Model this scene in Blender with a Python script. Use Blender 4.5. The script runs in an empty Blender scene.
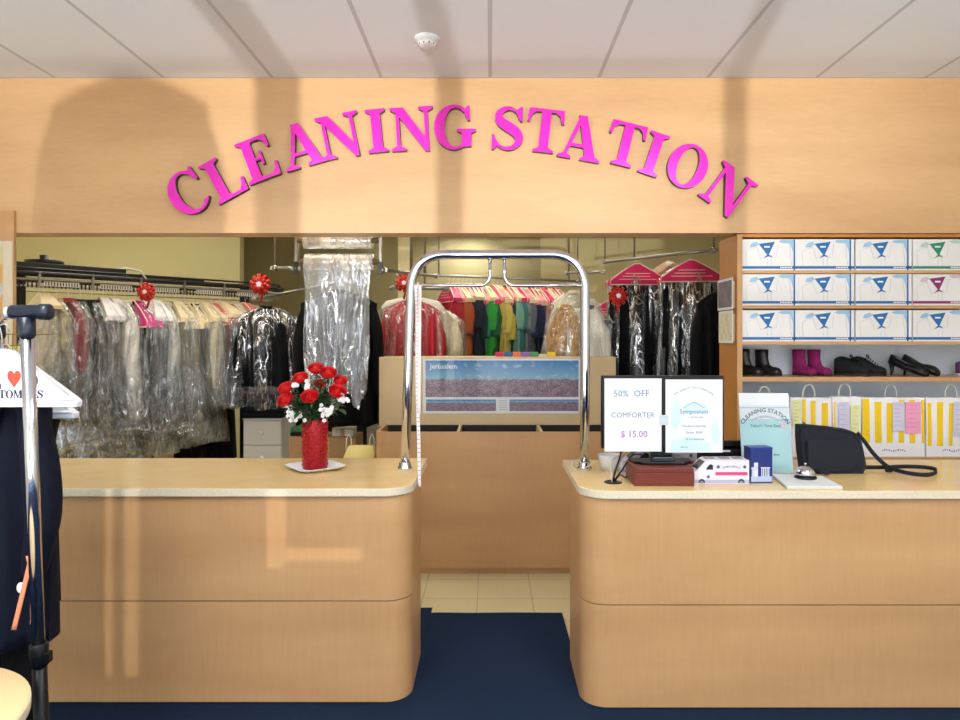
import bpy, bmesh, math, random
from mathutils import Vector, Matrix
PI = math.pi
rnd = random.Random(7)
scene = bpy.context.scene
COL = scene.collection
F = 693.0
CX, CY, H = 490.0, 338.0, 1.6

def at(px, py, Y):
    return Vector(((px - CX) / F * Y, Y, H - (py - CY) / F * Y))

# ------------------------------------------------------------------ materials
def lin(c):
    def f(v):
        v /= 255.0
        return v / 12.92 if v <= 0.04045 else ((v + 0.055) / 1.055) ** 2.4
    return (f(c[0]), f(c[1]), f(c[2]), 1.0)

def new_mat(name):
    m = bpy.data.materials.new(name)
    m.use_nodes = True
    nt = m.node_tree
    b = nt.nodes['Principled BSDF']
    return m, nt, b

MC = {}
def mat(rgb, rough=0.5, metal=0.0, var=0.06, scale=12.0, stretch=(1, 1, 1), bump=0.0, bscale=None, spec=0.5, coat=0.0, name='surface'):
    key = (tuple(rgb), rough, metal, var, scale, tuple(stretch), bump, bscale, spec, coat)
    if key in MC: return MC[key]
    m, nt, b = new_mat(name)
    b.inputs['Roughness'].default_value = rough
    b.inputs['Metallic'].default_value = metal
    b.inputs['Specular IOR Level'].default_value = spec
    b.inputs['Coat Weight'].default_value = coat
    tc = nt.nodes.new('ShaderNodeTexCoord')
    mp = nt.nodes.new('ShaderNodeMapping'); mp.inputs['Scale'].default_value = stretch
    nt.links.new(tc.outputs['Object'], mp.inputs[0])
    nz = nt.nodes.new('ShaderNodeTexNoise'); nz.inputs['Scale'].default_value = scale; nz.inputs['Detail'].default_value = 4
    nt.links.new(mp.outputs[0], nz.inputs['Vector'])
    mx = nt.nodes.new('ShaderNodeMixRGB')
    c = lin(rgb)
    mx.inputs[1].default_value = tuple(v * (1 - var * 1.6) for v in c[:3]) + (1,)
    mx.inputs[2].default_value = tuple(min(1, v * (1 + var * 1.6)) for v in c[:3]) + (1,)
    nt.links.new(nz.outputs['Fac'], mx.inputs[0])
    nt.links.new(mx.outputs[0], b.inputs['Base Color'])
    if bump:
        n2 = nz
        if bscale:
            n2 = nt.nodes.new('ShaderNodeTexNoise'); n2.inputs['Scale'].default_value = bscale; n2.inputs['Detail'].default_value = 3
            nt.links.new(mp.outputs[0], n2.inputs['Vector'])
        bp = nt.nodes.new('ShaderNodeBump'); bp.inputs['Strength'].default_value = bump; bp.inputs['Distance'].default_value = 0.01
        nt.links.new(n2.outputs['Fac'], bp.inputs['Height'])
        nt.links.new(bp.outputs[0], b.inputs['Normal'])
    MC[key] = m
    return m

def cloth(rgb):
    return mat(rgb, 0.85, 0, 0.12, 9, (1, 1, .35), 0.25, 60, spec=0.2, name='woven_cloth')

def emis(rgb, s, name):
    m, nt, b = new_mat(name)
    b.inputs['Emission Color'].default_value = lin(rgb)
    b.inputs['Emission Strength'].default_value = s
    b.inputs['Base Color'].default_value = lin(rgb)
    return m

def wood_mat(rgb, name, grain=(1.2, 1.2, 14), rough=0.38, var=0.10, vertical_lines=True):
    m, nt, b = new_mat(name)
    tc = nt.nodes.new('ShaderNodeTexCoord')
    c = lin(rgb)
    def noise(scale, st):
        mp = nt.nodes.new('ShaderNodeMapping'); mp.inputs['Scale'].default_value = st
        nt.links.new(tc.outputs['Object'], mp.inputs[0])
        nz = nt.nodes.new('ShaderNodeTexNoise'); nz.inputs['Scale'].default_value = scale; nz.inputs['Detail'].default_value = 6
        nt.links.new(mp.outputs[0], nz.inputs['Vector'])
        return nz
    a = noise(1.3, (0.6, .6, 3.0)); d = noise(60.0, (.25, 1, 1.0) if not vertical_lines else (1.2, 1, .12))
    mx = nt.nodes.new('ShaderNodeMixRGB')
    mx.inputs[1].default_value = (c[0] * (1 - var), c[1] * (1 - var * 1.35), c[2] * (1 - var * 1.7), 1)
    mx.inputs[2].default_value = (min(1, c[0] * (1 + var)), c[1] * (1 + var * 1.25), c[2] * (1 + var * 1.4), 1)
    rp = nt.nodes.new('ShaderNodeValToRGB'); rp.color_ramp.elements[0].position = .3; rp.color_ramp.elements[1].position = .7
    nt.links.new(a.outputs['Fac'], rp.inputs[0]); nt.links.new(rp.outputs[0], mx.inputs[0])
    m2 = nt.nodes.new('ShaderNodeMixRGB'); m2.blend_type = 'MULTIPLY'; m2.inputs[0].default_value = 0.16
    r2 = nt.nodes.new('ShaderNodeValToRGB'); r2.color_ramp.elements[0].position = .3; r2.color_ramp.elements[0].color = (.72, .68, .62, 1)
    r2.color_ramp.elements[1].position = .65
    nt.links.new(d.outputs['Fac'], r2.inputs[0])
    nt.links.new(mx.outputs[0], m2.inputs[1]); nt.links.new(r2.outputs[0], m2.inputs[2])
    nt.links.new(m2.outputs[0], b.inputs['Base Color'])
    b.inputs['Roughness'].default_value = rough
    b.inputs['Specular IOR Level'].default_value = .4
    return m

def grid_mat(rgb, line, sx, sy, w, ox=0, oy=0, rough=.6, var=.03, name='tiles', speck=40):
    """tiles of sx by sy metres with joints w wide"""
    m, nt, b = new_mat(name)
    tc = nt.nodes.new('ShaderNodeTexCoord')
    sep = nt.nodes.new('ShaderNodeSeparateXYZ'); nt.links.new(tc.outputs['Object'], sep.inputs[0])
    def M(op, a, v=None, n2=None):
        n = nt.nodes.new('ShaderNodeMath'); n.operation = op
        if isinstance(a, float): n.inputs[0].default_value = a
        else: nt.links.new(a, n.inputs[0])
        if n2 is not None: nt.links.new(n2, n.inputs[1])
        elif v is not None: n.inputs[1].default_value = v
        return n.outputs[0]
    def ax(o, s, off):
        t = M('ADD', o, off + 1000 * s); t = M('MODULO', t, s); t = M('SUBTRACT', t, s / 2); t = M('ABSOLUTE', t)
        return M('GREATER_THAN', t, s / 2 - w / 2)
    g = M('MAXIMUM', ax(sep.outputs[0], sx, ox), None, ax(sep.outputs[1], sy, oy))
    nz = nt.nodes.new('ShaderNodeTexNoise'); nz.inputs['Scale'].default_value = speck; nz.inputs['Detail'].default_value = 5
    nt.links.new(tc.outputs['Object'], nz.inputs['Vector'])
    c = lin(rgb)
    mx = nt.nodes.new('ShaderNodeMixRGB')
    mx.inputs[1].default_value = tuple(v * (1 - var) for v in c[:3]) + (1,)
    mx.inputs[2].default_value = tuple(min(1, v * (1 + var)) for v in c[:3]) + (1,)
    nt.links.new(nz.outputs['Fac'], mx.inputs[0])
    m2 = nt.nodes.new('ShaderNodeMixRGB'); m2.inputs[2].default_value = lin(line)
    nt.links.new(g, m2.inputs[0]); nt.links.new(mx.outputs[0], m2.inputs[1])
    nt.links.new(m2.outputs[0], b.inputs['Base Color'])
    b.inputs['Roughness'].default_value = rough
    return m

def plastic_film(tint, opacity, name, scale=14.0, gloss=.55, bump=.8, gmax=.2, crease=.6):
    m, nt, b = new_mat(name)
    nt.nodes.remove(b)
    out = nt.nodes['Material Output']
    tr = nt.nodes.new('ShaderNodeBsdfTransparent'); tr.inputs[0].default_value = (.96, .97, .98, 1)
    df = nt.nodes.new('ShaderNodeBsdfPrincipled')
    df.inputs['Base Color'].default_value = lin(tint); df.inputs['Roughness'].default_value = .16; df.inputs['Specular IOR Level'].default_value = 1.0
    gl = nt.nodes.new('ShaderNodeBsdfGlossy'); gl.inputs['Roughness'].default_value = .18; gl.inputs[0].default_value = (.95, .97, 1, 1)
    tc = nt.nodes.new('ShaderNodeTexCoord'); mp = nt.nodes.new('ShaderNodeMapping'); mp.inputs['Scale'].default_value = (1, 1, .28)
    nt.links.new(tc.outputs['Object'], mp.inputs[0])
    nz = nt.nodes.new('ShaderNodeTexNoise'); nz.inputs['Scale'].default_value = scale; nz.inputs['Detail'].default_value = 5; nz.inputs['Distortion'].default_value = 1.2
    nt.links.new(mp.outputs[0], nz.inputs['Vector'])
    bp = nt.nodes.new('ShaderNodeBump'); bp.inputs['Strength'].default_value = bump; bp.inputs['Distance'].default_value = .03
    nt.links.new(nz.outputs['Fac'], bp.inputs['Height'])
    nt.links.new(bp.outputs[0], df.inputs['Normal']); nt.links.new(bp.outputs[0], gl.inputs['Normal'])
    rp = nt.nodes.new('ShaderNodeValToRGB'); rp.color_ramp.elements[0].position = .35; rp.color_ramp.elements[1].position = .75
    rp.color_ramp.elements[0].color = (opacity * .35,) * 3 + (1,); rp.color_ramp.elements[1].color = (min(1, opacity * 1.7),) * 3 + (1,)
    nt.links.new(nz.outputs['Fac'], rp.inputs[0])
    n3 = nt.nodes.new('ShaderNodeTexNoise'); n3.inputs['Scale'].default_value = scale * .9; n3.inputs['Detail'].default_value = 3; n3.inputs['Distortion'].default_value = 2.0
    mp3 = nt.nodes.new('ShaderNodeMapping'); mp3.inputs['Scale'].default_value = (1, 1, .3); mp3.inputs['Location'].default_value = (3, 5, 1)
    nt.links.new(tc.outputs['Object'], mp3.inputs[0]); nt.links.new(mp3.outputs[0], n3.inputs['Vector'])
    cr = nt.nodes.new('ShaderNodeValToRGB'); ce = cr.color_ramp.elements
    ce[0].position = .47; ce[0].color = (0, 0, 0, 1); ce[1].position = .53; ce[1].color = (0, 0, 0, 1); c5 = ce.new(.5); c5.color = (1, 1, 1, 1)
    nt.links.new(n3.outputs['Fac'], cr.inputs[0])
    ma = nt.nodes.new('ShaderNodeMath'); ma.operation = 'MULTIPLY_ADD'; ma.inputs[1].default_value = crease * .5; ma.use_clamp = True
    nt.links.new(cr.outputs[0], ma.inputs[0]); nt.links.new(rp.outputs[0], ma.inputs[2])
    m1 = nt.nodes.new('ShaderNodeMixShader'); nt.links.new(ma.outputs[0], m1.inputs[0])
    nt.links.new(tr.outputs[0], m1.inputs[1]); nt.links.new(df.outputs[0], m1.inputs[2])
    lw = nt.nodes.new('ShaderNodeFresnel'); lw.inputs[0].default_value = 1.5
    nt.links.new(bp.outputs[0], lw.inputs['Normal'])
    mu = nt.nodes.new('ShaderNodeMath'); mu.operation = 'MULTIPLY'; mu.inputs[1].default_value = gloss * 2.2; mu.use_clamp = True
    nt.links.new(lw.outputs[0], mu.inputs[0])
    m2 = nt.nodes.new('ShaderNodeMixShader'); mn = nt.nodes.new('ShaderNodeMath'); mn.operation = 'MINIMUM'; mn.inputs[1].default_value = gmax; nt.links.new(mu.outputs[0], mn.inputs[0]); mb_ = nt.nodes.new('ShaderNodeMath'); mb_.operation = 'MULTIPLY_ADD'; mb_.inputs[1].default_value = crease; mb_.use_clamp = True; nt.links.new(cr.outputs[0], mb_.inputs[0]); nt.links.new(mn.outputs[0], mb_.inputs[2]); nt.links.new(mb_.outputs[0], m2.inputs[0])
    nt.links.new(m1.outputs[0], m2.inputs[1]); nt.links.new(gl.outputs[0], m2.inputs[2])
    nt.links.new(m2.outputs[0], out.inputs[0])
    return m

WOOD = wood_mat((201, 158, 112), 'maple_veneer')
WOOD_SIGN = wood_mat((209, 170, 126), 'maple_veneer_light', vertical_lines=False)
WOOD_SIDE = wood_mat((196, 134, 66), 'maple_panel')
WOOD_DARKLINE = mat((95, 66, 40), .7, name='dark_joint')
TOP = mat((238, 206, 146), .22, 0, .07, 7, (1, 1, 1), 0, name='cream_laminate')
TOPEDGE = mat((226, 216, 192), .4, 0, .10, 90, name='speckled_edge')
CREAM = mat((216, 192, 148), .5, 0, .04, 6, name='cream_board')
CHROME = mat((210, 212, 218), .13, 1.0, .01, name='chrome')
STEEL = mat((150, 148, 140), .35, .9, .05, name='dull_steel')
BLACKM = mat((18, 18, 19), .4, 0, .05, name='black_metal')
BLACKP = mat((9, 11, 15), .35, 0, .05, spec=.3, name='black_plastic')
NAVY = cloth((13, 19, 36))
BLACKC = cloth((9, 9, 12))
BLUEBLK = mat((24, 34, 52), .3, 0, .03, name='blue_black_plastic')
WHITEP = mat((235, 238, 244), .35, 0, .02, name='white_plastic')
PAPER = mat((226, 232, 236), .7, 0, .01, name='white_paper')
MINT = mat((172, 216, 220), .6, 0, .02, name='mint_paper')
WHITEPAINT = mat((206, 206, 200), .5, 0, .02, name='white_paint')
GREYPAINT = mat((176, 174, 162), .5, 0, .03, name='grey_paint')
CARDB = mat((168, 134, 92), .8, 0, .06, name='cardboard')
PINKCAPE = mat((214, 36, 100), .5, 0, .08, 10, name='pink_card')
CREAMCAPE = mat((232, 220, 190), .6, 0, .05, name='cream_card')
INK = mat((70, 74, 96), .7, name='grey_ink')
BAG = plastic_film((186, 182, 160), .05, 'clear_garment_bag', 14, .4, .9, .14, .3)
BAGD = plastic_film((150, 160, 178), .02, 'clear_bag_over_dark', 10, .8, 1.0, .4, .9)
BAGL = plastic_film((200, 194, 164), .16, 'bunched_garment_bag', 22, .4, 1.0, .2, .4)
FILM = plastic_film((212, 220, 232), .09, 'silvery_poly_film', 8, .8, 1.0, .4, .8)
FILMROLL = plastic_film((242, 240, 230), .9, 'poly_film_roll', 12, .6, .7, .5)

# ------------------------------------------------------------------ mesh builder
class MB:
    def __init__(s): s.bm = bmesh.new()
    def box(s, x0, x1, y0, y1, z0, z1, mi=0, rot=None, piv=None):
        v = [s.bm.verts.new((x, y, z)) for x in (x0, x1) for y in (y0, y1) for z in (z0, z1)]
        for q in ((0, 1, 3, 2), (4, 6, 7, 5), (0, 4, 5, 1), (2, 3, 7, 6), (0, 2, 6, 4), (1, 5, 7, 3)):
            f = s.bm.faces.new([v[i] for i in q]); f.material_index = mi
        if rot:
            piv = Vector(piv or ((x0 + x1) / 2, (y0 + y1) / 2, (z0 + z1) / 2))
            for w in v: w.co = rot @ (w.co - piv) + piv
        return s
    def prism(s, poly, y0, y1, fm=0, sm=0, plane='xz'):
        """poly in the x-z plane, extruded in y (or x-y plane, extruded in z)"""
        def P(a, b, h): return (a, h, b) if plane == 'xz' else ((a, b, h) if plane == 'xy' else (h, a, b))
        A = [s.bm.verts.new(P(a, b, y0)) for a, b in poly]
        B = [s.bm.verts.new(P(a, b, y1)) for a, b in poly]
        n = len(poly)
        f = s.bm.faces.new(A); f.material_index = fm
        f = s.bm.faces.new(B[::-1]); f.material_index = sm
        for i in range(n):
            j = (i + 1) % n
            f = s.bm.faces.new((A[i], B[i], B[j], A[j])); f.material_index = sm
        return s
    def ringband(s, outer, inner, y0, y1, fm=0, sm=0, closed=True):
        n = len(outer)
        a = [[s.bm.verts.new((p[0], y, p[1])) for p in L] for L in (outer, inner) for y in (y0, y1)]
        oA, oB, iA, iB = a
        for i in range(n if closed else n - 1):
            j = (i + 1) % n
            for q, m_ in (((oA[i], oA[j], iA[j], iA[i]), fm), ((oB[i], iB[i], iB[j], oB[j]), sm), ((oA[i], oB[i], oB[j], oA[j]), sm), ((iA[i], iA[j], iB[j], iB[i]), sm)):
                f = s.bm.faces.new(q); f.material_index = m_
        return s
    def loft(s, rings, cap=True, closed=True, mi=0):
        V = [[s.bm.verts.new(p) for p in r] for r in rings]
        n = len(V[0])
        for a, b in zip(V, V[1:]):
            for i in range(n if closed else n - 1):
                j = (i + 1) % n
                f = s.bm.faces.new((a[i], a[j], b[j], b[i])); f.material_index = mi; f.smooth = True
        if cap and closed:
            f = s.bm.faces.new(V[0][::-1]); f.material_index = mi
            f = s.bm.faces.new(V[-1]); f.material_index = mi
        return s
    def tube(s, pts, r, seg=10, mi=0, cap=True, closed=False, flat=1.0):
        pts = [Vector(p) for p in pts]; n = len(pts)
        rs = r if isinstance(r, (list, tuple)) else [r] * n
        rings = []; up = None
        for i, p in enumerate(pts):
            if closed: t = pts[(i + 1) % n] - pts[i - 1]
            else: t = pts[min(i + 1, n - 1)] - pts[max(i - 1, 0)]
            t.normalize()
            if up is None:
                up = Vector((0, 0, 1)) if abs(t.z) < .9 else Vector((0, 1, 0))
            sd = t.cross(up); sd.normalize(); up = sd.cross(t); up.normalize()
            rings.append([p + sd * math.cos(a) * rs[i] * flat + up * math.sin(a) * rs[i] for a in [2 * PI * k / seg for k in range(seg)]])
        if closed: rings.append(rings[0])
        return s.loft(rings, cap and not closed, mi=mi)
    def lathe(s, prof, c=(0, 0, 0), seg=32, mi=0, axis='z'):
        rings = []
        for r, h in prof:
            r = max(r, 1e-4)
            R = []
            for k in range(seg):
                a = 2 * PI * k / seg
                if axis == 'z': p = (c[0] + r * math.cos(a), c[1] + r * math.sin(a), c[2] + h)
                elif axis == 'y': p = (c[0] + r * math.cos(a), c[1] + h, c[2] + r * math.sin(a))
                else: p = (c[0] + h, c[1] + r * math.cos(a), c[2] + r * math.sin(a))
                R.append(p)
            rings.append(R)
        return s.loft(rings, mi=mi)
    def sph(s, c, r, seg=12, rings=8, mi=0, sc=(1, 1, 1)):
        R = []
        for i in range(rings + 1):
            t = PI * i / rings
            rr = max(math.sin(t), 1e-3) * r
            R.append([(c[0] + rr * math.cos(2 * PI * k / seg) * sc[0], c[1] + rr * math.sin(2 * PI * k / seg) * sc[1], c[2] - math.cos(t) * r * sc[2]) for k in range(seg)])
        return s.loft(R, mi=mi)
    def grid(s, fn, nu, nv, mi=0):
        V = [[s.bm.verts.new(fn(i / nu, j / nv)) for j in range(nv + 1)] for i in range(nu + 1)]
        for i in range(nu):
            for j in range(nv):
                f = s.bm.faces.new((V[i][j], V[i + 1][j], V[i + 1][j + 1], V[i][j + 1])); f.smooth = True; f.material_index = mi
        return s
    def build(s, name, mats, parent=None, bevel=0, seg=2, solid=0, loc=None, norm=True):
        if norm: bmesh.ops.recalc_face_normals(s.bm, faces=s.bm.faces)
        me = bpy.data.meshes.new(name); s.bm.to_mesh(me); s.bm.free()
        for m in (mats if isinstance(mats, (list, tuple)) else [mats]): me.materials.append(m)
        o = bpy.data.objects.new(name, me); COL.objects.link(o)
        if parent: o.parent = parent
        if loc is not None: o.location = loc
        if bevel:
            b = o.modifiers.new('bevel', 'BEVEL'); b.width = bevel; b.segments = seg; b.limit_method = 'ANGLE'
        if solid:
            b = o.modifiers.new('thick', 'SOLIDIFY'); b.thickness = solid
        return o

def tag(o, label, cat, group=None):
    o['label'] = label; o['category'] = cat
    if group: o['group'] = group
    elif 'group' in o: del o['group']
    return o
def thing(name, label, cat, loc=(0, 0, 0), rz=0, group=None):
    o = bpy.data.objects.new(name, None); COL.objects.link(o)
    o.location = loc; o.rotation_euler = (0, 0, rz); o.empty_display_size = .05
    return tag(o, label, cat, group)
def struct(o):
    o['kind'] = 'structure'; return o
def kids(o): return [c for c in ALLK.get(o.name, [])] if False else list(o.children)
def dup(root, loc, rz=0, label=None, mats=None):
    """copy of a thing, its parts and their sub-parts; mats {stem: material} recolours parts on the copy"""
    def cp(o, par):
        c = o.copy(); COL.objects.link(c)
        if par: c.parent = par
        st = o.name.split('.')[0]
        if mats and st in mats and c.type == 'MESH':
            c.material_slots[0].link = 'OBJECT'; c.material_slots[0].material = mats[st]
        for k in list(o.children): cp(k, c)
        return c
    r = cp(root, None); r.location = loc; r.rotation_euler = (0, 0, rz)
    if label: r['label'] = label
    return r

# ------------------------------------------------------------------ lettering
def slab(x0, x1, a, b, top=False):
    p = [(x0, 0), (x1, 0), (x1, .045), (b, .11), (a, .11), (x0, .045)]
    return [(x, 1 - z) for x, z in p] if top else p
def rc(a, b, c, d): return [(a, c), (b, c), (b, d), (a, d)]
def ell(cx, cy, rx, ry, a0, a1, n=28): return [(cx + rx * math.cos(math.radians(a0 + (a1 - a0) * i / n)), cy + ry * math.sin(math.radians(a0 + (a1 - a0) * i / n))) for i in range(n + 1)]
LB = [[(.2, 0), (.74, 0), (.74, .07), (.2, .07)], [(.70, 0), (.78, 0), (.80, .32), (.745, .32), (.70, .18), (.60, .06), (.55, 0)]]
def sstroke():
    sp = [(.65, .74), (.58, .88), (.42, .965), (.24, .91), (.16, .77), (.24, .63), (.42, .52), (.59, .40), (.655, .25), (.56, .09), (.38, .03), (.2, .09), (.07, .26)]
    wd = [.05, .055, .07, .12, .18, .22, .235, .22, .18, .11, .07, .06, .05]
    # smooth resample
    P = []; W = []
    for i in range(len(sp) - 1):
        p0 = sp[max(i - 1, 0)]; p1 = sp[i]; p2 = sp[i + 1]; p3 = sp[min(i + 2, len(sp) - 1)]
        for k in range(4):
            t = k / 4
            P.append(tuple(.5 * (2 * p1[d] + (p2[d] - p0[d]) * t + (2 * p0[d] - 5 * p1[d] + 4 * p2[d] - p3[d]) * t * t + (3 * p1[d] - p0[d] - 3 * p2[d] + p3[d]) * t ** 3) for d in (0, 1)))
            W.append(wd[i] * (1 - t) + wd[i + 1] * t)
    P.append(sp[-1]); W.append(wd[-1])
    L = []; R = []
    for i, p in enumerate(P):
        a = P[max(i - 1, 0)]; b = P[min(i + 1, len(P) - 1)]
        dx, dz = b[0] - a[0], b[1] - a[1]; l = math.hypot(dx, dz)
        nx, nz = -dz / l * W[i] / 2, dx / l * W[i] / 2
        L.append((p[0] + nx, p[1] + nz)); R.append((p[0] - nx, p[1] - nz))
    return L, R
CO = (ell(.46, .5, .46, .52, 40, 322), ell(.50, .5, .265, .455, 52, 312), False)
GL = {
 'I': (.46, [rc(.12, .34, .05, .95), slab(0, .46, .12, .34), slab(0, .46, .12, .34, True)], []),
 'L': (.80, [rc(.12, .34, .05, .95), slab(0, .46, .12, .34), slab(0, .46, .12, .34, True)] + LB, []),
 'E': (.80, [rc(.12, .34, .05, .95), slab(0, .4, .12, .34), slab(0, .4, .12, .34, True)] + LB + [[(.2, 1), (.74, 1), (.745, .71), (.69, .71), (.64, .86), (.54, .93), (.2, .93)], rc(.3, .49, .47, .54), rc(.46, .52, .35, .66)], []),
 'A': (.98, [[(.36, 1.02), (.55, 1.02), (.89, .05), (.65, .05)], [(.37, .96), (.46, .9), (.195, .05), (.115, .05)], rc(.22, .70, .29, .36), slab(0, .32, .115, .195), slab(.53, .99, .65, .89)], []),
 'N': (.98, [rc(.13, .21, .05, .95), slab(0, .34, .13, .21), slab(0, .3, .1, .3, True), [(.05, 1), (.31, 1), (.87, .16), (.87, -.03), (.78, -.03), (.13, .9)], rc(.79, .87, .1, .95), slab(.66, 1, .79, .87, True)], []),
 'T': (.86, [rc(.32, .54, .05, .97), slab(.19, .67, .32, .54), [(.02, 1), (.84, 1), (.86, .69), (.805, .69), (.76, .85), (.66, .93), (.20, .93), (.10, .85), (.055, .69), (0, .69)]], []),
 'O': (.92, [], [(ell(.46, .5, .46, .52, 0, 360, 40)[:-1], ell(.46, .5, .235, .455, 0, 360, 40)[:-1], True)]),
 'C': (.86, [[(.77, 1.0), (.82, 1.0), (.83, .66), (.78, .66), (.70, .82), (.70, .88)]], [CO]),
 'G': (1.0, [[(.77, 1.0), (.82, 1.0), (.83, .66), (.78, .66), (.70, .82), (.70, .88)], rc(.64, .86, .06, .42), [(.53, .46), (.97, .46), (.97, .415), (.86, .36), (.64, .36), (.53, .415)]], [(ell(.46, .5, .46, .52, 40, 310), ell(.50, .5, .265, .455, 52, 306), False)]),
 'S': (.76, [[(.66, 1.0), (.71, 1.0), (.72, .68), (.665, .68), (.56, .87), (.58, .93)], [(.03, 0), (.08, 0), (.17, .10), (.15, .16), (.075, .34), (.02, .34)]], [sstroke() + (False,)]),
 'R': (.94, [rc(.12, .34, .05, .95), slab(0, .46, .12, .34), slab(0, .4, .12, .34, True), rc(.3, .5, .93, 1), rc(.3, .5, .46, .53), [(.42, .5), (.60, .52), (.80, .1), (.94, .05), (.94, 0), (.68, 0)]], [(ell(.48, .73, .32, .27, -90, 90), ell(.48, .73, .10, .20, -90, 90), False)]),
 'U': (.94, [rc(.12, .34, .3, .95), rc(.74, .82, .3, .95), slab(0, .46, .12, .34, True), slab(.6, .95, .74, .82, True)], [(ell(.47, .34, .35, .36, 180, 360), ell(.54, .34, .2, .28, 180, 360), False)]),
 'W': (1.34, [[(.1, .97), (.33, .97), (.58, .0), (.46, .0)], [(.46, 0), (.54, 0), (.76, .97), (.68, .97)], [(.6, .97), (.83, .97), (1.04, 0), (.92, 0)], [(.92, 0), (1.0, 0), (1.24, .97), (1.16, .97)], slab(0, .44, .1, .33, True), slab(.54, .96, .6, .83, True), slab(1.02, 1.36, 1.16, 1.24, True)], []),
 'M': (1.16, [rc(.13, .2, .05, .95), slab(0, .33, .13, .2), slab(0, .32, .12, .3, True), [(.09, 1), (.33, 1), (.62, 0), (.52, 0)], [(.52, 0), (.6, 0), (.88, 1), (.80, 1)], rc(.82, 1.04, .05, .95), slab(.7, 1.16, .82, 1.04), slab(.8, 1.16, .82, 1.04, True)], []),
}
def glyph(mb, ch, h, x, z, ang, y0, y1, fm=0, sm=0, wscale=1.0, centred=False):
    """draw ch with baseline start (or centre) at x,z; front face at y0"""
    w, polys, bands = GL[ch]
    ca, sa = math.cos(ang), math.sin(ang)
    def T(p):
        a, b = p[0] * wscale, p[1]
        if centred: a -= w * wscale / 2; b -= .5
        a *= h; b *= h
        return (x + a * ca - b * sa, z + a * sa + b * ca)
    k = 0
    for p in polys:
        mb.prism([T(q) for q in p], y0 + k * .00006, y1, fm, sm); k += 1
    for o_, i_, cl in bands:
        mb.ringband([T(q) for q in o_], [T(q) for q in i_], y0 + k * .00006, y1, fm, sm, cl); k += 1
    return w * wscale * h

def text_obj(txt, size, m, parent=None, loc=(0, 0, 0), align='CENTER', name='lettering', rot=(PI / 2, 0, 0), bold=0.0, arc=None):
    """plain lettering; arc=(radius, spread) bends it over a circle"""
    cu = bpy.data.curves.new(name, 'FONT'); cu.body = txt; cu.size = size; cu.align_x = align; cu.extrude = .0002; cu.offset = bold; cu.resolution_u = 2
    t = bpy.data.objects.new('tmp', cu); COL.objects.link(t)
    bpy.context.view_layer.update()
    dg = bpy.context.evaluated_depsgraph_get()
    me = bpy.data.meshes.new_from_object(t.evaluated_get(dg))
    bpy.data.objects.remove(t); bpy.data.curves.remove(cu)
    if arc:
        for v in me.vertices:
            a = v.co.x / arc; r = arc + v.co.y
            v.co.x = r * math.sin(a); v.co.y = r * math.cos(a) - arc
    me.materials.clear(); me.materials.append(m)
    o = bpy.data.objects.new(name, me); COL.objects.link(o)
    if parent: o.parent = parent
    o.location = loc; o.rotation_euler = rot
    return o
scene.view_settings.view_transform = 'Standard'; scene.view_settings.look = 'None'; scene.view_settings.gamma = 1.0; scene.view_settings.use_curve_mapping = False
scene.view_settings.exposure = 0.2
# ------------------------------------------------------------------ camera
cd = bpy.data.cameras.new('camera'); cam = bpy.data.objects.new('camera', cd); COL.objects.link(cam)
cd.sensor_width = 36; cd.lens = F / 960 * 36; cd.shift_x = -10 / 960; cd.shift_y = -22 / 960
cam.location = (0, 0, H); cam.rotation_euler = (PI / 2, 0, 0); cd.clip_start = .05
scene.camera = cam

# ------------------------------------------------------------------ room
ZC = 3.055
XL, XR, YB, YF = -3.6, 3.02, 9.8, -2.4
TILE = grid_mat((228, 216, 172), (176, 160, 118), .335, .335, .004, -.09 + .335 / 2, .1, .35, .08, 'cream_floor_tile', 60)
CARPET = mat((30, 46, 72), .95, 0, .14, 160, (1, 1, 1), .5, 400, spec=.1, name='navy_carpet')
WALLY = mat((196, 184, 138), .8, 0, .03, 1.5, name='yellow_paint')
WALLW = mat((226, 224, 214), .8, 0, .02, name='white_wall_paint')
CEILM = grid_mat((232, 238, 248), (196, 200, 208), .608, 1.22, .02, 0, 1.0, .75, .02, 'ceiling_tile', 90)
struct(MB().box(-5.2, XR, 2.75 - 5.15, YB, -.1, 0).build('floor', TILE))
struct(MB().box(-5.2, XR, YF, YB, ZC, ZC + .1).build('ceiling', CEILM))
struct(MB().box(-5.2, XR + .1, YB, YB + .1, 0, ZC).build('wall_back', WALLY))
struct(MB().box(XR, XR + .12, YF, YB, 0, ZC).build('wall_right', WALLW))
struct(MB().box(XL - .12, XL, YF, 3.9, 0, ZC).build('wall_left', WALLW))
struct(MB().box(-5.3, -5.2, 3.9, YB, 0, ZC).build('wall_left_rear', WALLY))
# partitions in the workroom
pl = at(240, 250, 7.3)
struct(MB().box(-5.2, pl.x, 7.3, 7.42, 0, ZC).build('wall_partition_left', WALLY))
pr = at(541, 250, 8.3)
struct(MB().box(pr.x, XR, 8.3, 8.42, 0, ZC).build('wall_partition_right', WALLY))
pc = at(398, 250, 8.0)
struct(MB().box(pc.x - .0, pc.x + .14, 8.0, 8.16, 0, ZC).build('wall_column', mat((232, 220, 170), .8, name='pale_yellow_paint')))
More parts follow.
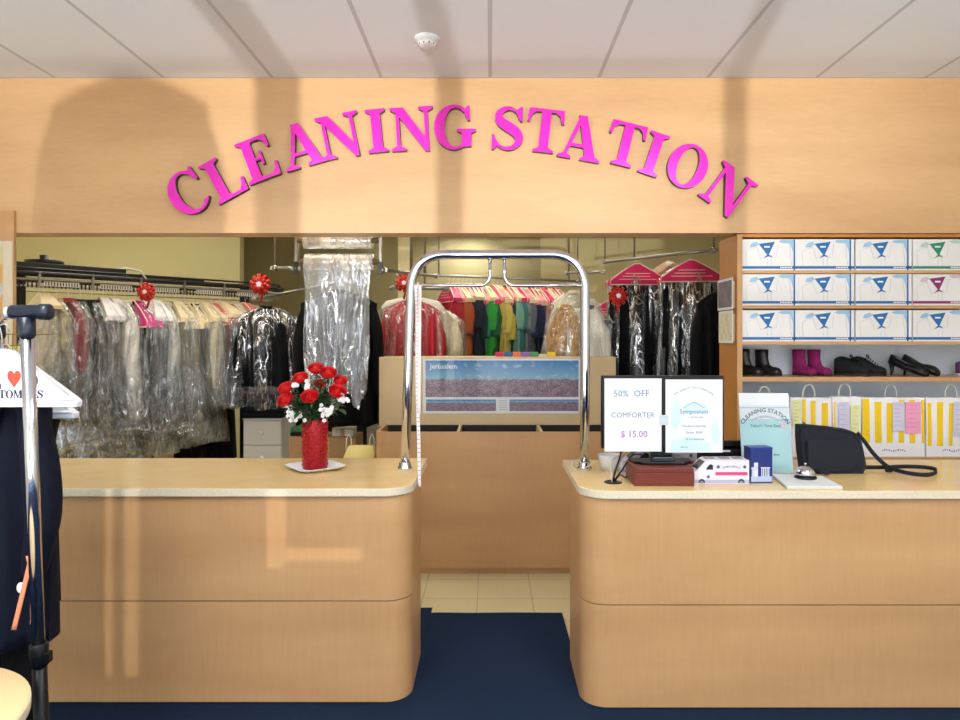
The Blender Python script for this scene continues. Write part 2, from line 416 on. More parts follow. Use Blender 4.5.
# floor coverings
struct(MB().box(XL, XR, YF, 3.1, 0, .008).build('floor_carpet', CARPET))
mx0, mx1 = -.352, .36
runner = MB()
runner.prism([(-.36, 2.6), (.45, 2.6), (.42, 3.44), (.416, 4.0), (.1, 4.004), (-.1, 3.998), (-.31, 4.004), (-.40, 3.99), (-.36, 3.48)], .008, .015, plane='xy')
tag(runner.build('carpet_runner', CARPET), 'navy blue carpet runner lying in the gap between the two counters', 'carpet')
seamm = MB(); seamm.prism([(-.358, 3.46), (-.350, 3.46), (-.338, 4.06), (-.415, 4.06)], .0155, .021, plane='xy')
tag(seamm.build('carpet_strip', CARPET), 'narrow navy carpet offcut strip beside the left counter on the runner edge', 'carpet')

# fascia over the opening
YS = 3.88
struct(MB().box(XL - .1, XR, YS, YS + .16, at(0, 233, YS).z, ZC).build('wall_fascia', WOOD_SIGN))
# end pillar at the left
pz = at(0, 208, 3.78).z; pxr = at(14, 0, 3.86).x
struct(MB().box(XL, pxr, 3.86, 3.8795, 0, pz).build('wall_left_pillar', WOOD))
# storefront behind the camera : sill, mullions, header
FR = mat((120, 122, 124), .4, .6, .02, name='aluminium_frame')
sf = MB()
sf.box(XL, XR, YF - .1, YF, 0, .35); sf.box(XL, XR, YF - .1, YF, 2.75, ZC)
struct(sf.build('wall_front', WALLW))
LG = Vector((-.9, -9.0, .35))      # where sunlight glints off a parked car outside
def throughwin(px, py):             # point in the window plane on the way from the glint to a fascia pixel
    q = at(px, py, YS); t = (YF + .02 - LG.y) / (YS - LG.y)
    return LG + (q - LG) * t
wf = MB()
for a, b in ((255, 300), (722, 742), (436, 462)):
    wf.box(throughwin(a, 100).x, throughwin(b, 100).x, YF - .06, YF, .35, 2.75)
wf.box(XL, XL + .06, YF - .06, YF, .35, 2.75); wf.box(XR - .06, XR, YF - .06, YF, .35, 2.75)
wf.box(-1.6, XR, YF - .06, YF - .02, 1.06, 1.12)
struct(wf.build('window_1', FR))
struct(MB().box(-30, 30, -40, YF - .1, -.12, -.02).build('ground_outside', mat((150, 146, 138), .9, name='pavement')))

# smoke detector and lights
sd = thing('smoke_detector', 'round white smoke detector on the ceiling above the sign', 'smoke detector', (at(427, 46, 3.35).x, 3.36, ZC))
MB().lathe([(.062, 0), (.062, -.012), (.05, -.018), (.046, -.022)]).build('base', WHITEP, sd)
MB().lathe([(.044, -.022), (.046, -.03), (.04, -.042), (.02, -.046), (.0, -.046)]).build('sensor_cap', WHITEP, sd)
g_ = MB()
for k in range(10):
    a = k * PI / 5; g_.box(.040 * math.cos(a) - .004, .040 * math.cos(a) + .004, .040 * math.sin(a) - .004, .040 * math.sin(a) + .004, -.039, -.033)
g_.build('vent_slots', BLACKP, sd)

def area(name, loc, rot, sx, sy, e, col=(1, 1, 1), spread=None):
    l = bpy.data.lights.new(name, 'AREA'); l.shape = 'RECTANGLE'; l.size = sx; l.size_y = sy; l.energy = e; l.color = col
    if spread: l.spread = spread
    o = bpy.data.objects.new(name, l); COL.objects.link(o); o.location = loc; o.rotation_euler = rot
    return o
TUBE = emis((255, 255, 250), 4.0, 'lit_diffuser')
def troffer(x, y, sx, sy, e, label, col=(1, .97, .92)):
    t = thing('ceiling_light', label, 'ceiling light', (x, y, ZC))
    f = MB(); f.box(-sx / 2, sx / 2, -sy / 2, sy / 2, -.03, 0); f.build('frame', WHITEP, t)
    MB().box(-sx / 2 + .02, sx / 2 - .02, -sy / 2 + .02, sy / 2 - .02, -.036, -.0301).build('diffuser', TUBE, t)
    area('lamp', (x, y, ZC - .05), (0, 0, 0), sx, sy, e, col)
lp = at(469.5, 236, 9.35)
troffer(lp.x, 9.35, .5, .32, 8, 'lit ceiling light at the back of the workroom, seen just under the sign board')
for (x, y, e) in ((-3.0, 5.5, 17), (-.2, 6.4, 22), (1.5, 6.2, 14), (-1.4, 4.6, 16)):
    area('workroom_lamp', (x, y, ZC - .05), (0, 0, 0), .6, 1.2, e, (1, .96, .84))
for (x, y) in ((-1.4, .8), (1.4, .8), (-1.4, -1.2), (1.4, -1.2)):
    area('shop_lamp', (x, y, ZC - .05), (0, 0, 0), .6, 1.2, 40, (1, .98, .95))

# sun glint from outside : sunlight thrown up into the shop by a parked car
l = bpy.data.lights.new('glint_spot', 'SPOT'); l.energy = 4000; l.color = (1, .97, .93); l.shadow_soft_size = .035; l.spot_size = .66; l.spot_blend = .7
o = bpy.data.objects.new('glint_spot', l); COL.objects.link(o); o.location = LG
o.rotation_euler = (Vector((-.1, 4, 5.4)) - LG).to_track_quat('-Z', 'Y').to_euler()
w = bpy.data.worlds.new('world'); scene.world = w; w.use_nodes = True
sl_ = bpy.data.lights.new('sun', 'SUN'); sl_.energy = 44; sl_.angle = .01; sl_.color = (1, .95, .88)
so = bpy.data.objects.new('sun', sl_); COL.objects.link(so); so.rotation_euler = Vector((.15, .5, -1)).to_track_quat('-Z', 'Y').to_euler()
bgn = w.node_tree.nodes['Background']; bgn.inputs[0].default_value = (.80, .90, 1, 1); bgn.inputs[1].default_value = 2.0

# added window panels, unseen : a second, added glint stripes the left counter between them
nw = thing('added_window_mask', 'added white panels in the shop front window whose gaps shape light stripes', 'light mask', (0, YF + .05, 0))
for (a, b, c, d) in ((.7, 1.094, .35, 1.0), (1.112, 1.133, .35, 1.0), (1.165, 1.4210, .35, 1.0), (1.4212, 1.4618, .35, .60), (1.4212, 1.4618, .76, 1.0), (1.462, 1.6138, .35, .614), (1.462, 1.6138, .641, 1.0), (1.614, 2.1, .35, 1.0)):
    MB().box(a, b, 0, .006, c, d).build('panel', WHITEPAINT, nw)
MB().box(.7, 2.1, .0062, .012, .35, .38).build('bottom_rail', FR, nw)
MB().box(.7, 2.1, -.045, .04, .0, .3499).build('low_plinth', WHITEPAINT, nw)
l = bpy.data.lights.new('glint_spot', 'SPOT'); l.energy = 1500; l.color = (1, .93, .80); l.shadow_soft_size = .012; l.spot_size = .24; l.spot_blend = .4  # added narrow spot, cut into counter stripes by the window panels
o = bpy.data.objects.new('glint_spot', l); COL.objects.link(o); o.location = (3.5, -7.0, .6)
o.rotation_euler = (Vector((-1.15, 3.0, .45)) - o.location).to_track_quat('-Z', 'Y').to_euler()

# ------------------------------------------------------------------ the sign
PINK = mat((236, 28, 196), .22, .25, .12, 5, (1, 1, 1), 0, spec=.8, name='magenta_acrylic')
SIGNBLK = mat((14, 4, 12), .4, name='black_return')
LET = [('C', 190, 194.5, 34, 'the first letter C of CLEANING'), ('L', 226, 179, 29, 'the letter L of CLEANING'), ('E', 260, 160.5, 21, 'the letter E of CLEANING'),
       ('A', 303, 147, 16, 'the letter A in CLEANING'), ('N', 340.5, 137.5, 11.5, 'the first N of CLEANING, after the A'), ('I', 377.5, 132.5, 6, 'the letter I of CLEANING'),
       ('N', 412.5, 130.5, 3.5, 'the second N of CLEANING, before the G'), ('G', 456, 129, 0, 'the letter G ending CLEANING'), ('S', 507.5, 130, -3, 'the letter S starting STATION'),
       ('T', 544.5, 132.5, -6.5, 'the first T of STATION, after the S'), ('A', 580.5, 140, -10, 'the letter A in STATION'), ('T', 624.5, 146, -14, 'the second T of STATION, after the A'),
       ('I', 652.5, 155.5, -18.5, 'the letter I of STATION'), ('O', 686, 167.5, -22, 'the letter O of STATION'), ('N', 726, 191, -36, 'the last letter N of STATION')]
for ch, px, py, ang, lab in LET:
    c = at(px, py, YS)
    t = thing('sign_letter', 'magenta raised serif letter with black sides, ' + lab, 'sign letter', (c.x, YS, c.z), group='magenta letters of the shop sign')
    a = math.radians(ang); h = 43.5 / F * YS
    f = MB(); glyph(f, ch, h * .985, 0, 0, a, -.038, -.033, centred=True); f.build('letter_face', PINK, t)
    f = MB(); glyph(f, ch, h * .985, 0, 0, a, -.0328, -.002, centred=True); f.build('letter_side', SIGNBLK, t)

# ------------------------------------------------------------------ counters
def arc_pts(cx, cy, r, a0, a1, n=12): return [(cx + r * math.cos(math.radians(a0 + (a1 - a0) * i / n)), cy + r * math.sin(math.radians(a0 + (a1 - a0) * i / n))) for i in range(n + 1)]
def counter(name, label, side, yf, xin, xout, r):
    t = thing(name, label, 'counter', (xin, yf, 0))
    s = side                                       # -1: extends to -x, +1: extends to +x
    L = abs(xout - xin)
    def poly(off, y1, ro, xend=0):
        e = off * .3
        base = [(L, y1), (e, y1)] + [(e + ro - ro * math.cos(math.radians(a)), off + ro - ro * math.sin(math.radians(a))) for a in [90 * i / 12 for i in range(13)]] + [(L, off)]
        return [(x * s, y) for x, y in base]
    zt = .95; th = .035
    MB().prism(poly(.10, .45, .05), .008, .0138, plane='xy').build('toe_kick', WOOD_DARKLINE, t)
    MB().prism(poly(.028, .49, r), .014, .452, plane='xy').build('lower_panel', WOOD, t, bevel=.002)
    MB().prism(poly(.034, .485, r), .4521, .457, plane='xy').build('joint_strip', WOOD_DARKLINE, t)
    MB().prism(poly(.024, .49, r), .4571, zt - th - .0005, plane='xy').build('upper_panel', WOOD, t, bevel=.002)
    m = MB(); P = poly(0, .76, r + .02)
    m.prism(P, zt - th, zt, 0, 0, plane='xy')
    for f in m.bm.faces:
        if abs(f.normal.z) < .5 and f.calc_center_median().z < zt - .001 and f.calc_center_median().z > zt - th + .001: f.material_index = 1
    m.bm.normal_update()
    for f in m.bm.faces:
        f.material_index = 0 if abs(f.normal.z) > .5 else 1
    m.build('worktop', [TOP, TOPEDGE], t, bevel=.003)
    return t
counter('service_counter', 'maple service counter with rounded corner carrying the red vase, left of the gap', -1, 2.99, -.340, XL + .02, .11)
counter('service_counter', 'maple service counter carrying the monitor and black purse, right of the gap', 1, 2.945, .388, XR - .02, .11)

# centre counter behind the gap
t = thing('bin_counter', 'maple back counter with open divided bins, seen through the gap', 'counter', (0, 4.68, 0))
x0, x1 = at(375, 0, 4.68).x, .98; zt = at(0, 432, 4.68).z
m = MB(); m.prism([(x0, 5.2), (x0, .03 + .02)] if False else [(x0, .45), (x0, .06)] + [(x0 + .06 - .06 * math.cos(a * PI / 16), .06 - .06 * math.sin(a * PI / 16)) for a in range(1, 9)] + [(x1, 0), (x1, .02), (x0 + .07, .02), (x0 + .02, .07), (x0 + .02, .45)], .045, zt, plane='xy')
m.build('front_panel', WOOD, t)
MB().box(x0 + .02, x1, .03, .45, 0, .045).build('plinth', WOOD, t)
MB().box(x0 + .0205, x1, .0205, .44, .6, .62).build('bin_floor', BLACKM, t)
for px in (456.5, 540.5):
    q = at(px, 0, 4.68)
    m = MB(); m.box(q.x, q.x + .02, .021, .45, .6205, zt - .001, rot=Matrix.Rotation(.0, 3, 'Z')); m.build('divider', CREAM, t)
MB().box(x0 + .0205, x1, .4505, .47, .05, zt - .01).build('back_panel', BLACKM, t)
bx0, bx1 = at(379, 0, 5.155).x, at(616, 0, 5.155).x
bz1, bz0 = at(0, 357, 5.155).z, at(0, 427, 5.155).z
bt = thing('display_board', 'cream raised board behind the bins holding the panorama poster', 'board', (0, 5.165, 0))
MB().box(bx0, bx1, -.01, .012, bz0, bz1).build('panel', CREAM, bt, bevel=.004)
MB().box(bx0, bx1, .0125, .30, bz1 - .018, bz1).build('top_ledge', CREAM, bt, bevel=.003)
for x in (bx0 + .05, bx1 - .07): MB().box(x, x + .02, .013, .29, .0, bz1 - .0185).build('support', CREAM, bt)
# ---- poster
YP = 5.154
def world_pic(name, m): return m
def poster_mat(horizon, name, seed):
    m, nt, b = new_mat(name)
    tc = nt.nodes.new('ShaderNodeTexCoord'); sp = nt.nodes.new('ShaderNodeSeparateXYZ'); nt.links.new(tc.outputs['Generated'], sp.inputs[0])
    n = nt.nodes.new('ShaderNodeTexNoise'); n.inputs['Scale'].default_value = 3.2; n.inputs['Detail'].default_value = 8
    mp = nt.nodes.new('ShaderNodeMapping'); mp.inputs['Scale'].default_value = (5, 1, 2); mp.inputs['Location'].default_value = (seed, 0, 0)
    nt.links.new(tc.outputs['Generated'], mp.inputs[0]); nt.links.new(mp.outputs[0], n.inputs['Vector'])
    ad = nt.nodes.new('ShaderNodeMath'); ad.operation = 'MULTIPLY_ADD'; ad.inputs[1].default_value = .18
    nt.links.new(n.outputs['Fac'], ad.inputs[0]); nt.links.new(sp.outputs[2], ad.inputs[2])
    sky = nt.nodes.new('ShaderNodeValToRGB'); e = sky.color_ramp.elements
    e[0].position = horizon; e[0].color = lin((126, 176, 206)); e[1].position = 1.0; e[1].color = lin((28, 112, 184))
    nt.links.new(sp.outputs[2], sky.inputs[0])
    cl = nt.nodes.new('ShaderNodeMixRGB'); cl.inputs[2].default_value = lin((196, 216, 226))
    cr = nt.nodes.new('ShaderNodeValToRGB'); cr.color_ramp.elements[0].position = .56; cr.color_ramp.elements[1].position = .8
    nt.links.new(n.outputs['Fac'], cr.inputs[0]); nt.links.new(cr.outputs[0], cl.inputs[0]); nt.links.new(sky.outputs[0], cl.inputs[1])
    v = nt.nodes.new('ShaderNodeTexVoronoi'); v.inputs['Scale'].default_value = 26
    mv = nt.nodes.new('ShaderNodeMapping'); mv.inputs['Scale'].default_value = (4.5, 1, 2.6); nt.links.new(tc.outputs['Generated'], mv.inputs[0]); nt.links.new(mv.outputs[0], v.inputs['Vector'])
    land = nt.nodes.new('ShaderNodeValToRGB'); el = land.color_ramp.elements
    el[0].position = .25; el[0].color = lin((54, 54, 72)); el[1].position = .75; el[1].color = lin((176, 156, 170))
    x = el.new(.5); x.color = lin((126, 108, 130))
    mxx = nt.nodes.new('ShaderNodeMixRGB'); mxx.inputs[0].default_value = .55; nt.links.new(n.outputs['Fac'], mxx.inputs[1]); nt.links.new(v.outputs['Distance'], mxx.inputs[2])
    nt.links.new(mxx.outputs[0], land.inputs[0])
    st = nt.nodes.new('ShaderNodeValToRGB'); st.color_ramp.elements[0].position = horizon + .085; st.color_ramp.elements[1].position = horizon + .10
    nt.links.new(ad.outputs[0], st.inputs[0])
    mx = nt.nodes.new('ShaderNodeMixRGB'); nt.links.new(st.outputs[0], mx.inputs[0]); nt.links.new(land.outputs[0], mx.inputs[1]); nt.links.new(cl.outputs[0], mx.inputs[2])
    nt.links.new(mx.outputs[0], b.inputs['Base Color']); b.inputs['Roughness'].default_value = .3; b.inputs['Specular IOR Level'].default_value = .4
    return m
def pbox(px0, px1, py0, py1, Y, d): a = at(px0, py0, Y); b_ = at(px1, py1, Y); return (a.x, b_.x, Y - d, Y, b_.z, a.z)
pt = thing('poster', 'wide glossy city panorama poster lettered Jerusalem on the cream board', 'poster', (0, 0, 0))
MB().box(*pbox(423, 581, 359, 413.5, YP, .003)).build('sheet', PAPER, pt)
MB().box(*pbox(425.5, 578.5, 360.5, 397, YP - .003, .0012)).build('main_view', poster_mat(.48, 'city_panorama', 0), pt)
MB().box(*pbox(426, 496, 399.5, 411, YP - .003, .0012)).build('lower_view', poster_mat(.72, 'city_view', 3), pt)
MB().box(*pbox(509.5, 578.5, 399.5, 411, YP - .003, .0012)).build('lower_view', poster_mat(.78, 'city_view', 8), pt)
q = at(430, 367, YP - .005); text_obj('Jerusalem', .052, PAPER, pt, (q.x, q.y, q.z - .012), 'LEFT', 'title_lettering', bold=.001)
for k in range(5): MB().box(*pbox(499, 507, 400.5 + k * 2.2, 401 + k * 2.2, YP - .003, .0008)).build('caption_line', mat((170, 170, 178), .7), pt)

# coloured blocks on the board
for k, (c, nm) in enumerate((((214, 44, 90), 'crimson'), ((52, 110, 160), 'blue'), ((232, 120, 84), 'orange'), ((146, 108, 184), 'purple'), ((84, 150, 92), 'green'), ((228, 216, 180), 'cream'), ((240, 208, 40), 'yellow'))):
    h = .036 if nm != 'cream' else .02
    a = at(495.5 + k * 8.6, 0, 5.26); b_ = at(503.4 + k * 8.6, 0, 5.26)
    m = MB()
    for j in range(4): m.box(a.x, b_.x, 5.23, 5.27, bz1 + .0005 + j * h / 4, bz1 + .0005 + (j + 1) * h / 4 - .0008)
    tag(m.build('tag_pad', mat(c, .7, 0, .05)), nm + ' pad of paper tags in the row standing along the top of the poster board', 'paper pad', 'coloured tag pads on the board')

# ------------------------------------------------------------------ chrome frame across the gap
YC = 3.45
fr = thing('garment_valet_frame', 'tall chrome tube arch standing on both counters over the gap', 'chrome frame', (0, YC, .95))
xl, xr_ = at(405, 0, 3.45).x, at(584.5, 0, 3.45).x
xlt, xrt = at(411, 0, 3.45).x, at(585, 0, 3.45).x
ztop = at(0, 254.5, 3.45).z - .95; r = .16
pts = [(xl, 0, .0), (xl * .5 + xlt * .5, 0, (ztop - r) / 2)] + [(xlt + r - r * math.cos(a), 0, ztop - r + r * math.sin(a)) for a in [PI / 2 * k / 8 for k in range(9)]] + [(xrt - r + r * math.sin(a), 0, ztop - r + r * math.cos(a)) for a in [PI / 2 * k / 8 for k in range(9)]] + [(xrt, 0, .4), (xr_, 0, 0)]
MB().tube(pts, .0235, 20).build('arch_tube', CHROME, fr)
for x in (xl, xr_):
    MB().lathe([(.036, 0), (.036, .006), (.030, .012), (.029, .03), (.026, .034), (.024, .036)], (x, 0, 0)).build('foot_flange', CHROME, fr)
zi = at(0, 285.5, 3.45).z - .95; xa = at(484, 0, 3.45).x; xb = at(510, 0, 3.45).x
for s, xs, xe in ((1, xlt - .005, at(490, 0, 3.45).x), (-1, xrt, at(504.5, 0, 3.45).x)):
    rr = .05
    p = [(xs, 0, zi), ((xs + xe) / 2, 0, zi)] + [(xe - s * rr + s * rr * math.sin(a), 0, zi + rr - rr * math.cos(a)) for a in [PI / 2 * k / 6 for k in range(7)]] + [(xe, 0, ztop - .01)]
    MB().tube(p, .009, 12).build('inner_rail', CHROME, fr)
# tape measure
tm = MB(); A = Vector((at(416, 0, YC).x, YC - .012, .95 + zi + .0)); B = Vector((-.3255, 3.2, at(0, 487, 3.2).z))
def tapef(u, v):
    p = A.lerp(B, v); p.x += .004 * math.sin(v * 9) * (1 - v)
    p.z += 0
    return (p.x + (u - .5) * .016, p.y + .003 * math.sin(v * 5), p.z)
tm = tm.grid(tapef, 1, 40)
tp = thing('tape_measure', 'white tailor tape measure hanging from the chrome arch past the left counter edge', 'tape measure', (0, 0, 0))
tm.build('tape', mat((236, 228, 226), .5, name='tape_cloth'), tp, solid=.0015)
mk = MB()
for k in range(46):
    v = .02 + k * .021; p = Vector(tapef(.5, v)); mk.box(p.x - (.006 if k % 5 else .002), p.x + .006, p.y - .003, p.y - .0015, p.z - .0012, p.z + .0012)
mk.build('tick_marks', mat((150, 60, 80), .6, name='red_ink'), tp)
m2 = MB().grid(lambda u, v: (A.x + .022 + (u - .5) * .015 + .01 * v, YC - .02 - .15 * v, .95 + zi - .62 * v - .0), 1, 20); m2.build('tape_tail', mat((236, 220, 222), .5, name='tape_cloth'), tp, solid=.0015)
MB().tube([(A.x + .01, YC + .014 * math.sin(a), .95 + zi + .014 * math.cos(a)) for a in [2 * PI * k / 12 for k in range(12)]], .003, 6, closed=True).build('loop', mat((236, 220, 222), .5, name='tape_cloth'), tp)

# ------------------------------------------------------------------ vase, plate and roses
ZT = .95
v0 = at(314.5, 470, 3.42)
RED = mat((150, 6, 20), .28, .35, .25, 160, (1, 1, 1), .5, 130, name='red_glitter')
pl_ = thing('square_plate', 'square white plate turned on its corner under the red vase', 'plate', (v0.x, 3.43, ZT), math.radians(38))
def sq(n, r, z, rnd_=.25):
    R = []
    for k in range(n):
        a = 2 * PI * k / n; c, s_ = math.cos(a), math.sin(a)
        q = (abs(c) ** 6 + abs(s_) ** 6) ** (-1 / 6)
        R.append((r * c * q, r * s_ * q, z))
    return R
MB().loft([sq(48, .07, 0), sq(48, .075, .004), sq(48, .10, .009), sq(48, .122, .020), sq(48, .124, .022), sq(48, .121, .0225), sq(48, .10, .013), sq(48, .07, .0065), sq(48, .005, .006)]).build('dish', WHITEP, pl_)
vs = thing('vase', 'cylindrical sparkling red vase on the square white plate', 'vase', (v0.x, 3.43, ZT + .007))
MB().lathe([(.058, 0), (.0605, .003), (.0605, .243), (.059, .246), (.056, .243), (.056, .01), (.0, .01)], seg=40).build('body', RED, vs)
m = MB()
for i in range(12):
    for k in range(14):
        a = 2 * PI * (k + (i % 2) * .5) / 14; z = .02 + i * .0185
        c = Vector((math.cos(a), math.sin(a), 0)) * .0606
        m.sph((c.x, c.y, z), .0052, 6, 4)
m.build('studs', mat((200, 24, 38), .2, .4, .05, name='red_sequins'), vs)
ROSE = mat((206, 8, 14), .6, 0, .18, 30, (1, 1, 1), .1, name='red_petals'); LEAF = mat((34, 74, 34), .55, 0, .25, 30, name='green_leaf'); STEMM = mat((50, 84, 40), .6, name='green_stem')
WPET = mat((238, 240, 244), .6, 0, .03, name='white_petals')
vtop = Vector((v0.x, 3.43, ZT + .007 + .244))
def leafm(m, c, d, L, W_, seed=0):
    d = Vector(d).normalized(); s_ = d.cross(Vector((0, 0, 1))).normalized(); n = s_.cross(d)
    def f(u, v):
        w_ = W_ * math.sin(PI * min(1, u * .97 + .02)) ** .8
        return Vector(c) + d * L * u + s_ * (v - .5) * w_ + n * (abs(v - .5) * w_ * .5 - .25 * L * u * u)
    m.grid(f, 6, 4)
def rose(px, py, Y, r, label):
    c = at(px, py, Y)
    ax = (c - (vtop - Vector((0, 0, .12)))).normalized()
    ax = (ax + Vector((0, -.55, .1))).normalized()
    t = thing('rose', label, 'rose', c, group='red roses in the vase')
    m = MB()
    zq = Vector((0, 0, 1)).rotation_difference(ax).to_matrix()
    for layer, (rad, hh, n, op) in enumerate(((.25, .95, 2, -.1), (.42, 1.0, 3, .0), (.64, .95, 4, .14), (.86, .82, 5, .34), (1.0, .62, 5, .55))):
        for k in range(n):
            a0 = 2 * PI * k / n + layer * .8 + rnd.uniform(-.1, .1); spn = 2 * PI / n * .68
            def f(u, v, a0=a0, spn=spn, rad=rad, hh=hh, op=op):
                a = a0 + (u - .5) * 2 * spn
                edge = 1 - .28 * abs(2 * u - 1) ** 2.4
                z = -.55 + (hh + .5) * v * edge
                rr = rad * (.35 + .65 * math.sin(min(1, v * 1.15) * PI / 2)) + op * max(0, v - .55) * .7
                return zq @ Vector((rr * math.cos(a), rr * math.sin(a), z)) * r
            m.grid(f, 8, 6)
    m.build('bloom', ROSE, t, solid=.0008)
    m = MB()
    for k in range(5):
        a = 2 * PI * k / 5; leafm(m, zq @ Vector((0, 0, -.5 * r)), zq @ Vector((math.cos(a), math.sin(a), -.2)), r * 1.1, r * .4)
    m.build('sepals', LEAF, t)
    b_ = vtop - c; b_ = b_ + Vector((rnd.uniform(-.025, .025), rnd.uniform(-.025, .025), -.03))
    MB().tube([zq @ Vector((0, 0, -.5 * r)), b_ * .5 + Vector((0, 0, .02)), b_, b_ + Vector((0, 0, -.08))], .002, 6).build('stem', STEMM, t)
    m = MB()
    for k in range(5):
        u = rnd.uniform(.15, .6); a = rnd.uniform(0, 2 * PI)
        leafm(m, b_ * u + Vector((0, 0, .01)), (math.cos(a), math.sin(a) * .8, rnd.uniform(-.1, .5)), rnd.uniform(.04, .065), rnd.uniform(.026, .036))
    m.build('leaves', LEAF, t)
RS = [(316, 370, 3.43, .033, 'red artificial rose topmost in the vase'), (328, 374.5, 3.40, .036, 'large red rose just right of the topmost one in the vase'), (301, 379.6, 3.42, .034, 'red rose left of the topmost one, high in the bouquet'),
      (340, 382, 3.43, .030, 'small red rose at the upper right side of the bouquet'), (286.5, 389.5, 3.40, .034, 'upper of the two red roses at the left side of the bouquet'), (286.5, 401, 3.37, .036, 'lower of the two red roses at the left side of the bouquet'),
      (320, 385, 3.46, .028, 'darker red rose set deep in the middle of the bouquet'), (310, 398, 3.33, .036, 'open red rose at the front centre of the bouquet'), (337, 393, 3.38, .038, 'red rose at the right side of the bouquet above white blossoms')]
for a_ in RS: rose(*a_)
def sprig(px, py, Y, r, n, label):
    c = at(px, py, Y); t = thing('blossom_sprig', label, 'flower', c, group='white blossoms in the vase')
    m = MB()
    for k in range(n):
        o = Vector((rnd.gauss(0, .5), rnd.gauss(0, .4), rnd.gauss(0, .5))) * r
        for j in range(5):
            a = 2 * PI * j / 5 + k; q = o + Vector((math.cos(a) * .006, -.002, math.sin(a) * .006)); m.sph(q, .0052, 6, 4, sc=(1, .45, 1))
    m.build('blossoms', WPET, t)
    b_ = vtop - c; b_.z -= .03
    MB().tube([(0, 0, 0), b_ * .5 + Vector((0, 0, .015)), b_], .0016, 6).build('stem', STEMM, t)
    m = MB()
    for k in range(4):
        a = rnd.uniform(0, 2 * PI); leafm(m, b_ * rnd.uniform(.1, .5), (math.cos(a), math.sin(a), .2), rnd.uniform(.035, .06), .026)
    m.build('leaves', LEAF, t)
for a_ in ((307, 387.5, 3.38, .024, 9, 'small cluster of white blossoms above the front centre rose'), (298.5, 416, 3.34, .034, 17, 'large cluster of white blossoms drooping at the lower left of the vase rim'), (323, 412, 3.34, .036, 18, 'large cluster of white blossoms at the lower right of the vase rim'),
           (342, 399, 3.37, .024, 9, 'white blossoms at the far right of the bouquet'), (294, 385.5, 3.39, .018, 6, 'tiny white blossoms between the two left roses'), (290, 409, 3.37, .02, 5, 'white blossoms under the lower left rose')): sprig(*a_)
gp = thing('leaf_spray', 'dark green leaves filling the bouquet between the roses', 'foliage', vtop)
m = MB()
for k in range(60):
    a = rnd.uniform(0, 2 * PI); e = rnd.uniform(.0, 1.2)
    d = Vector((math.cos(a) * math.cos(e), math.sin(a) * math.cos(e) * .8, math.sin(e)))
    leafm(m, d * rnd.uniform(.03, .13) + Vector((0, 0, .015)), d + Vector((rnd.uniform(-.4, .4), rnd.uniform(-.3, .3), rnd.uniform(-.5, .2))), rnd.uniform(.045, .07), rnd.uniform(.026, .04))
m.build('leaves', LEAF, gp)
m = MB()
for k in range(9):
    a = 2 * PI * k / 9; m.tube([(.02 * math.cos(a), .02 * math.sin(a), -.09), (.03 * math.cos(a), .03 * math.sin(a), .02), (.08 * math.cos(a), .06 * math.sin(a), .09)], .0016, 5)
m.build('stems', STEMM, gp)

# ------------------------------------------------------------------ things on the right counter
wb = thing('wooden_box', 'dark red wooden box under the monitor on the right counter', 'box', (0, 3.04, ZT))
bx = at(634.5, 0, 3.04).x, at(694.5, 0, 3.04).x
MAH = wood_mat((112, 44, 34), 'mahogany', vertical_lines=False)
MB().box(bx[0], bx[1], 0, .2, 0, .058).build('body', MAH, wb, bevel=.002)
MB().box(bx[0] + .002, bx[1] - .002, .002, .198, .0585, .079).build('lid', MAH, wb, bevel=.002)
mo = thing('monitor', 'black computer monitor seen from behind with two paper signs taped on', 'monitor', (at(662, 0, 3.17).x, 3.17, ZT + .0795))
mw = 122 / F * 3.17 / 2
zb = at(0, 448, 3.17).z - ZT - .0795; zt2 = at(0, 375.5, 3.17).z - ZT - .0795
MB().loft([[(x, y, z) for x, z in ((-w_, zb + (1 - w_ / mw) * .1), (w_, zb + (1 - w_ / mw) * .1), (w_, zt2 - (1 - w_ / mw) * .1), (-w_, zt2 - (1 - w_ / mw) * .1))] for y, w_ in ((-.016, mw - .004), (-.012, mw), (.010, mw), (.016, mw - .004))]).build('back_shell', BLACKP, mo)
MB().box(-mw + .012, mw - .012, .0165, .018, zb + .02, zt2 - .012).build('screen', mat((8, 9, 12), .12, name='dark_screen'), mo)
MB().box(-.052, .047, .0, .012, .012, zb + .002).build('neck', BLACKP, mo, bevel=.004)
MB().prism([(-.13, -.02), (-.10, -.05), (.09, -.055), (.13, -.02), (.14, .06), (-.14, .06)], 0, .012, plane='xy').build('foot', BLACKP, mo, bevel=.003)
MB().box(-.05, .05, -.042, -.02, .0125, .032).build('foot_hub', BLUEBLK, mo, bevel=.003)
YS2 = 3.152
def flat(px0, py0, px1, py1, Y, m, name, parent, d=.001): return MB().box(*pbox(px0, px1, py0, py1, Y, d)).build(name, m, parent)
p1 = thing('paper_sign', 'white paper sign reading 50% OFF COMFORTER $ 15.00 on the monitor back', 'sign')
a = at(604.5, 378.5, YS2); b_ = at(661.5, 451.5, YS2)
MB().box(a.x, b_.x, YS2 - .001, YS2, b_.z, a.z).build('sheet', PAPER, p1)
BLUI = mat((104, 134, 162), .7, name='pale_blue_ink'); PURI = mat((176, 110, 190), .7, name='pale_purple_ink')
for tx, px, py, sz, mm in (('50%  OFF', 631.5, 396.5, .041, BLUI), ('COMFORTER', 632.8, 417.5, .0335, BLUI), ('$ 15.00', 634, 437, .0405, PURI)):
    q = at(px, py, YS2 - .0014); text_obj(tx, sz, mm, p1, q, name='lettering', bold=.0 if tx == 'COMFORTER' else .0003)
p2 = thing('paper_sign', 'white flyer with pale blue shapes and arched writing, right half of monitor back', 'sign')
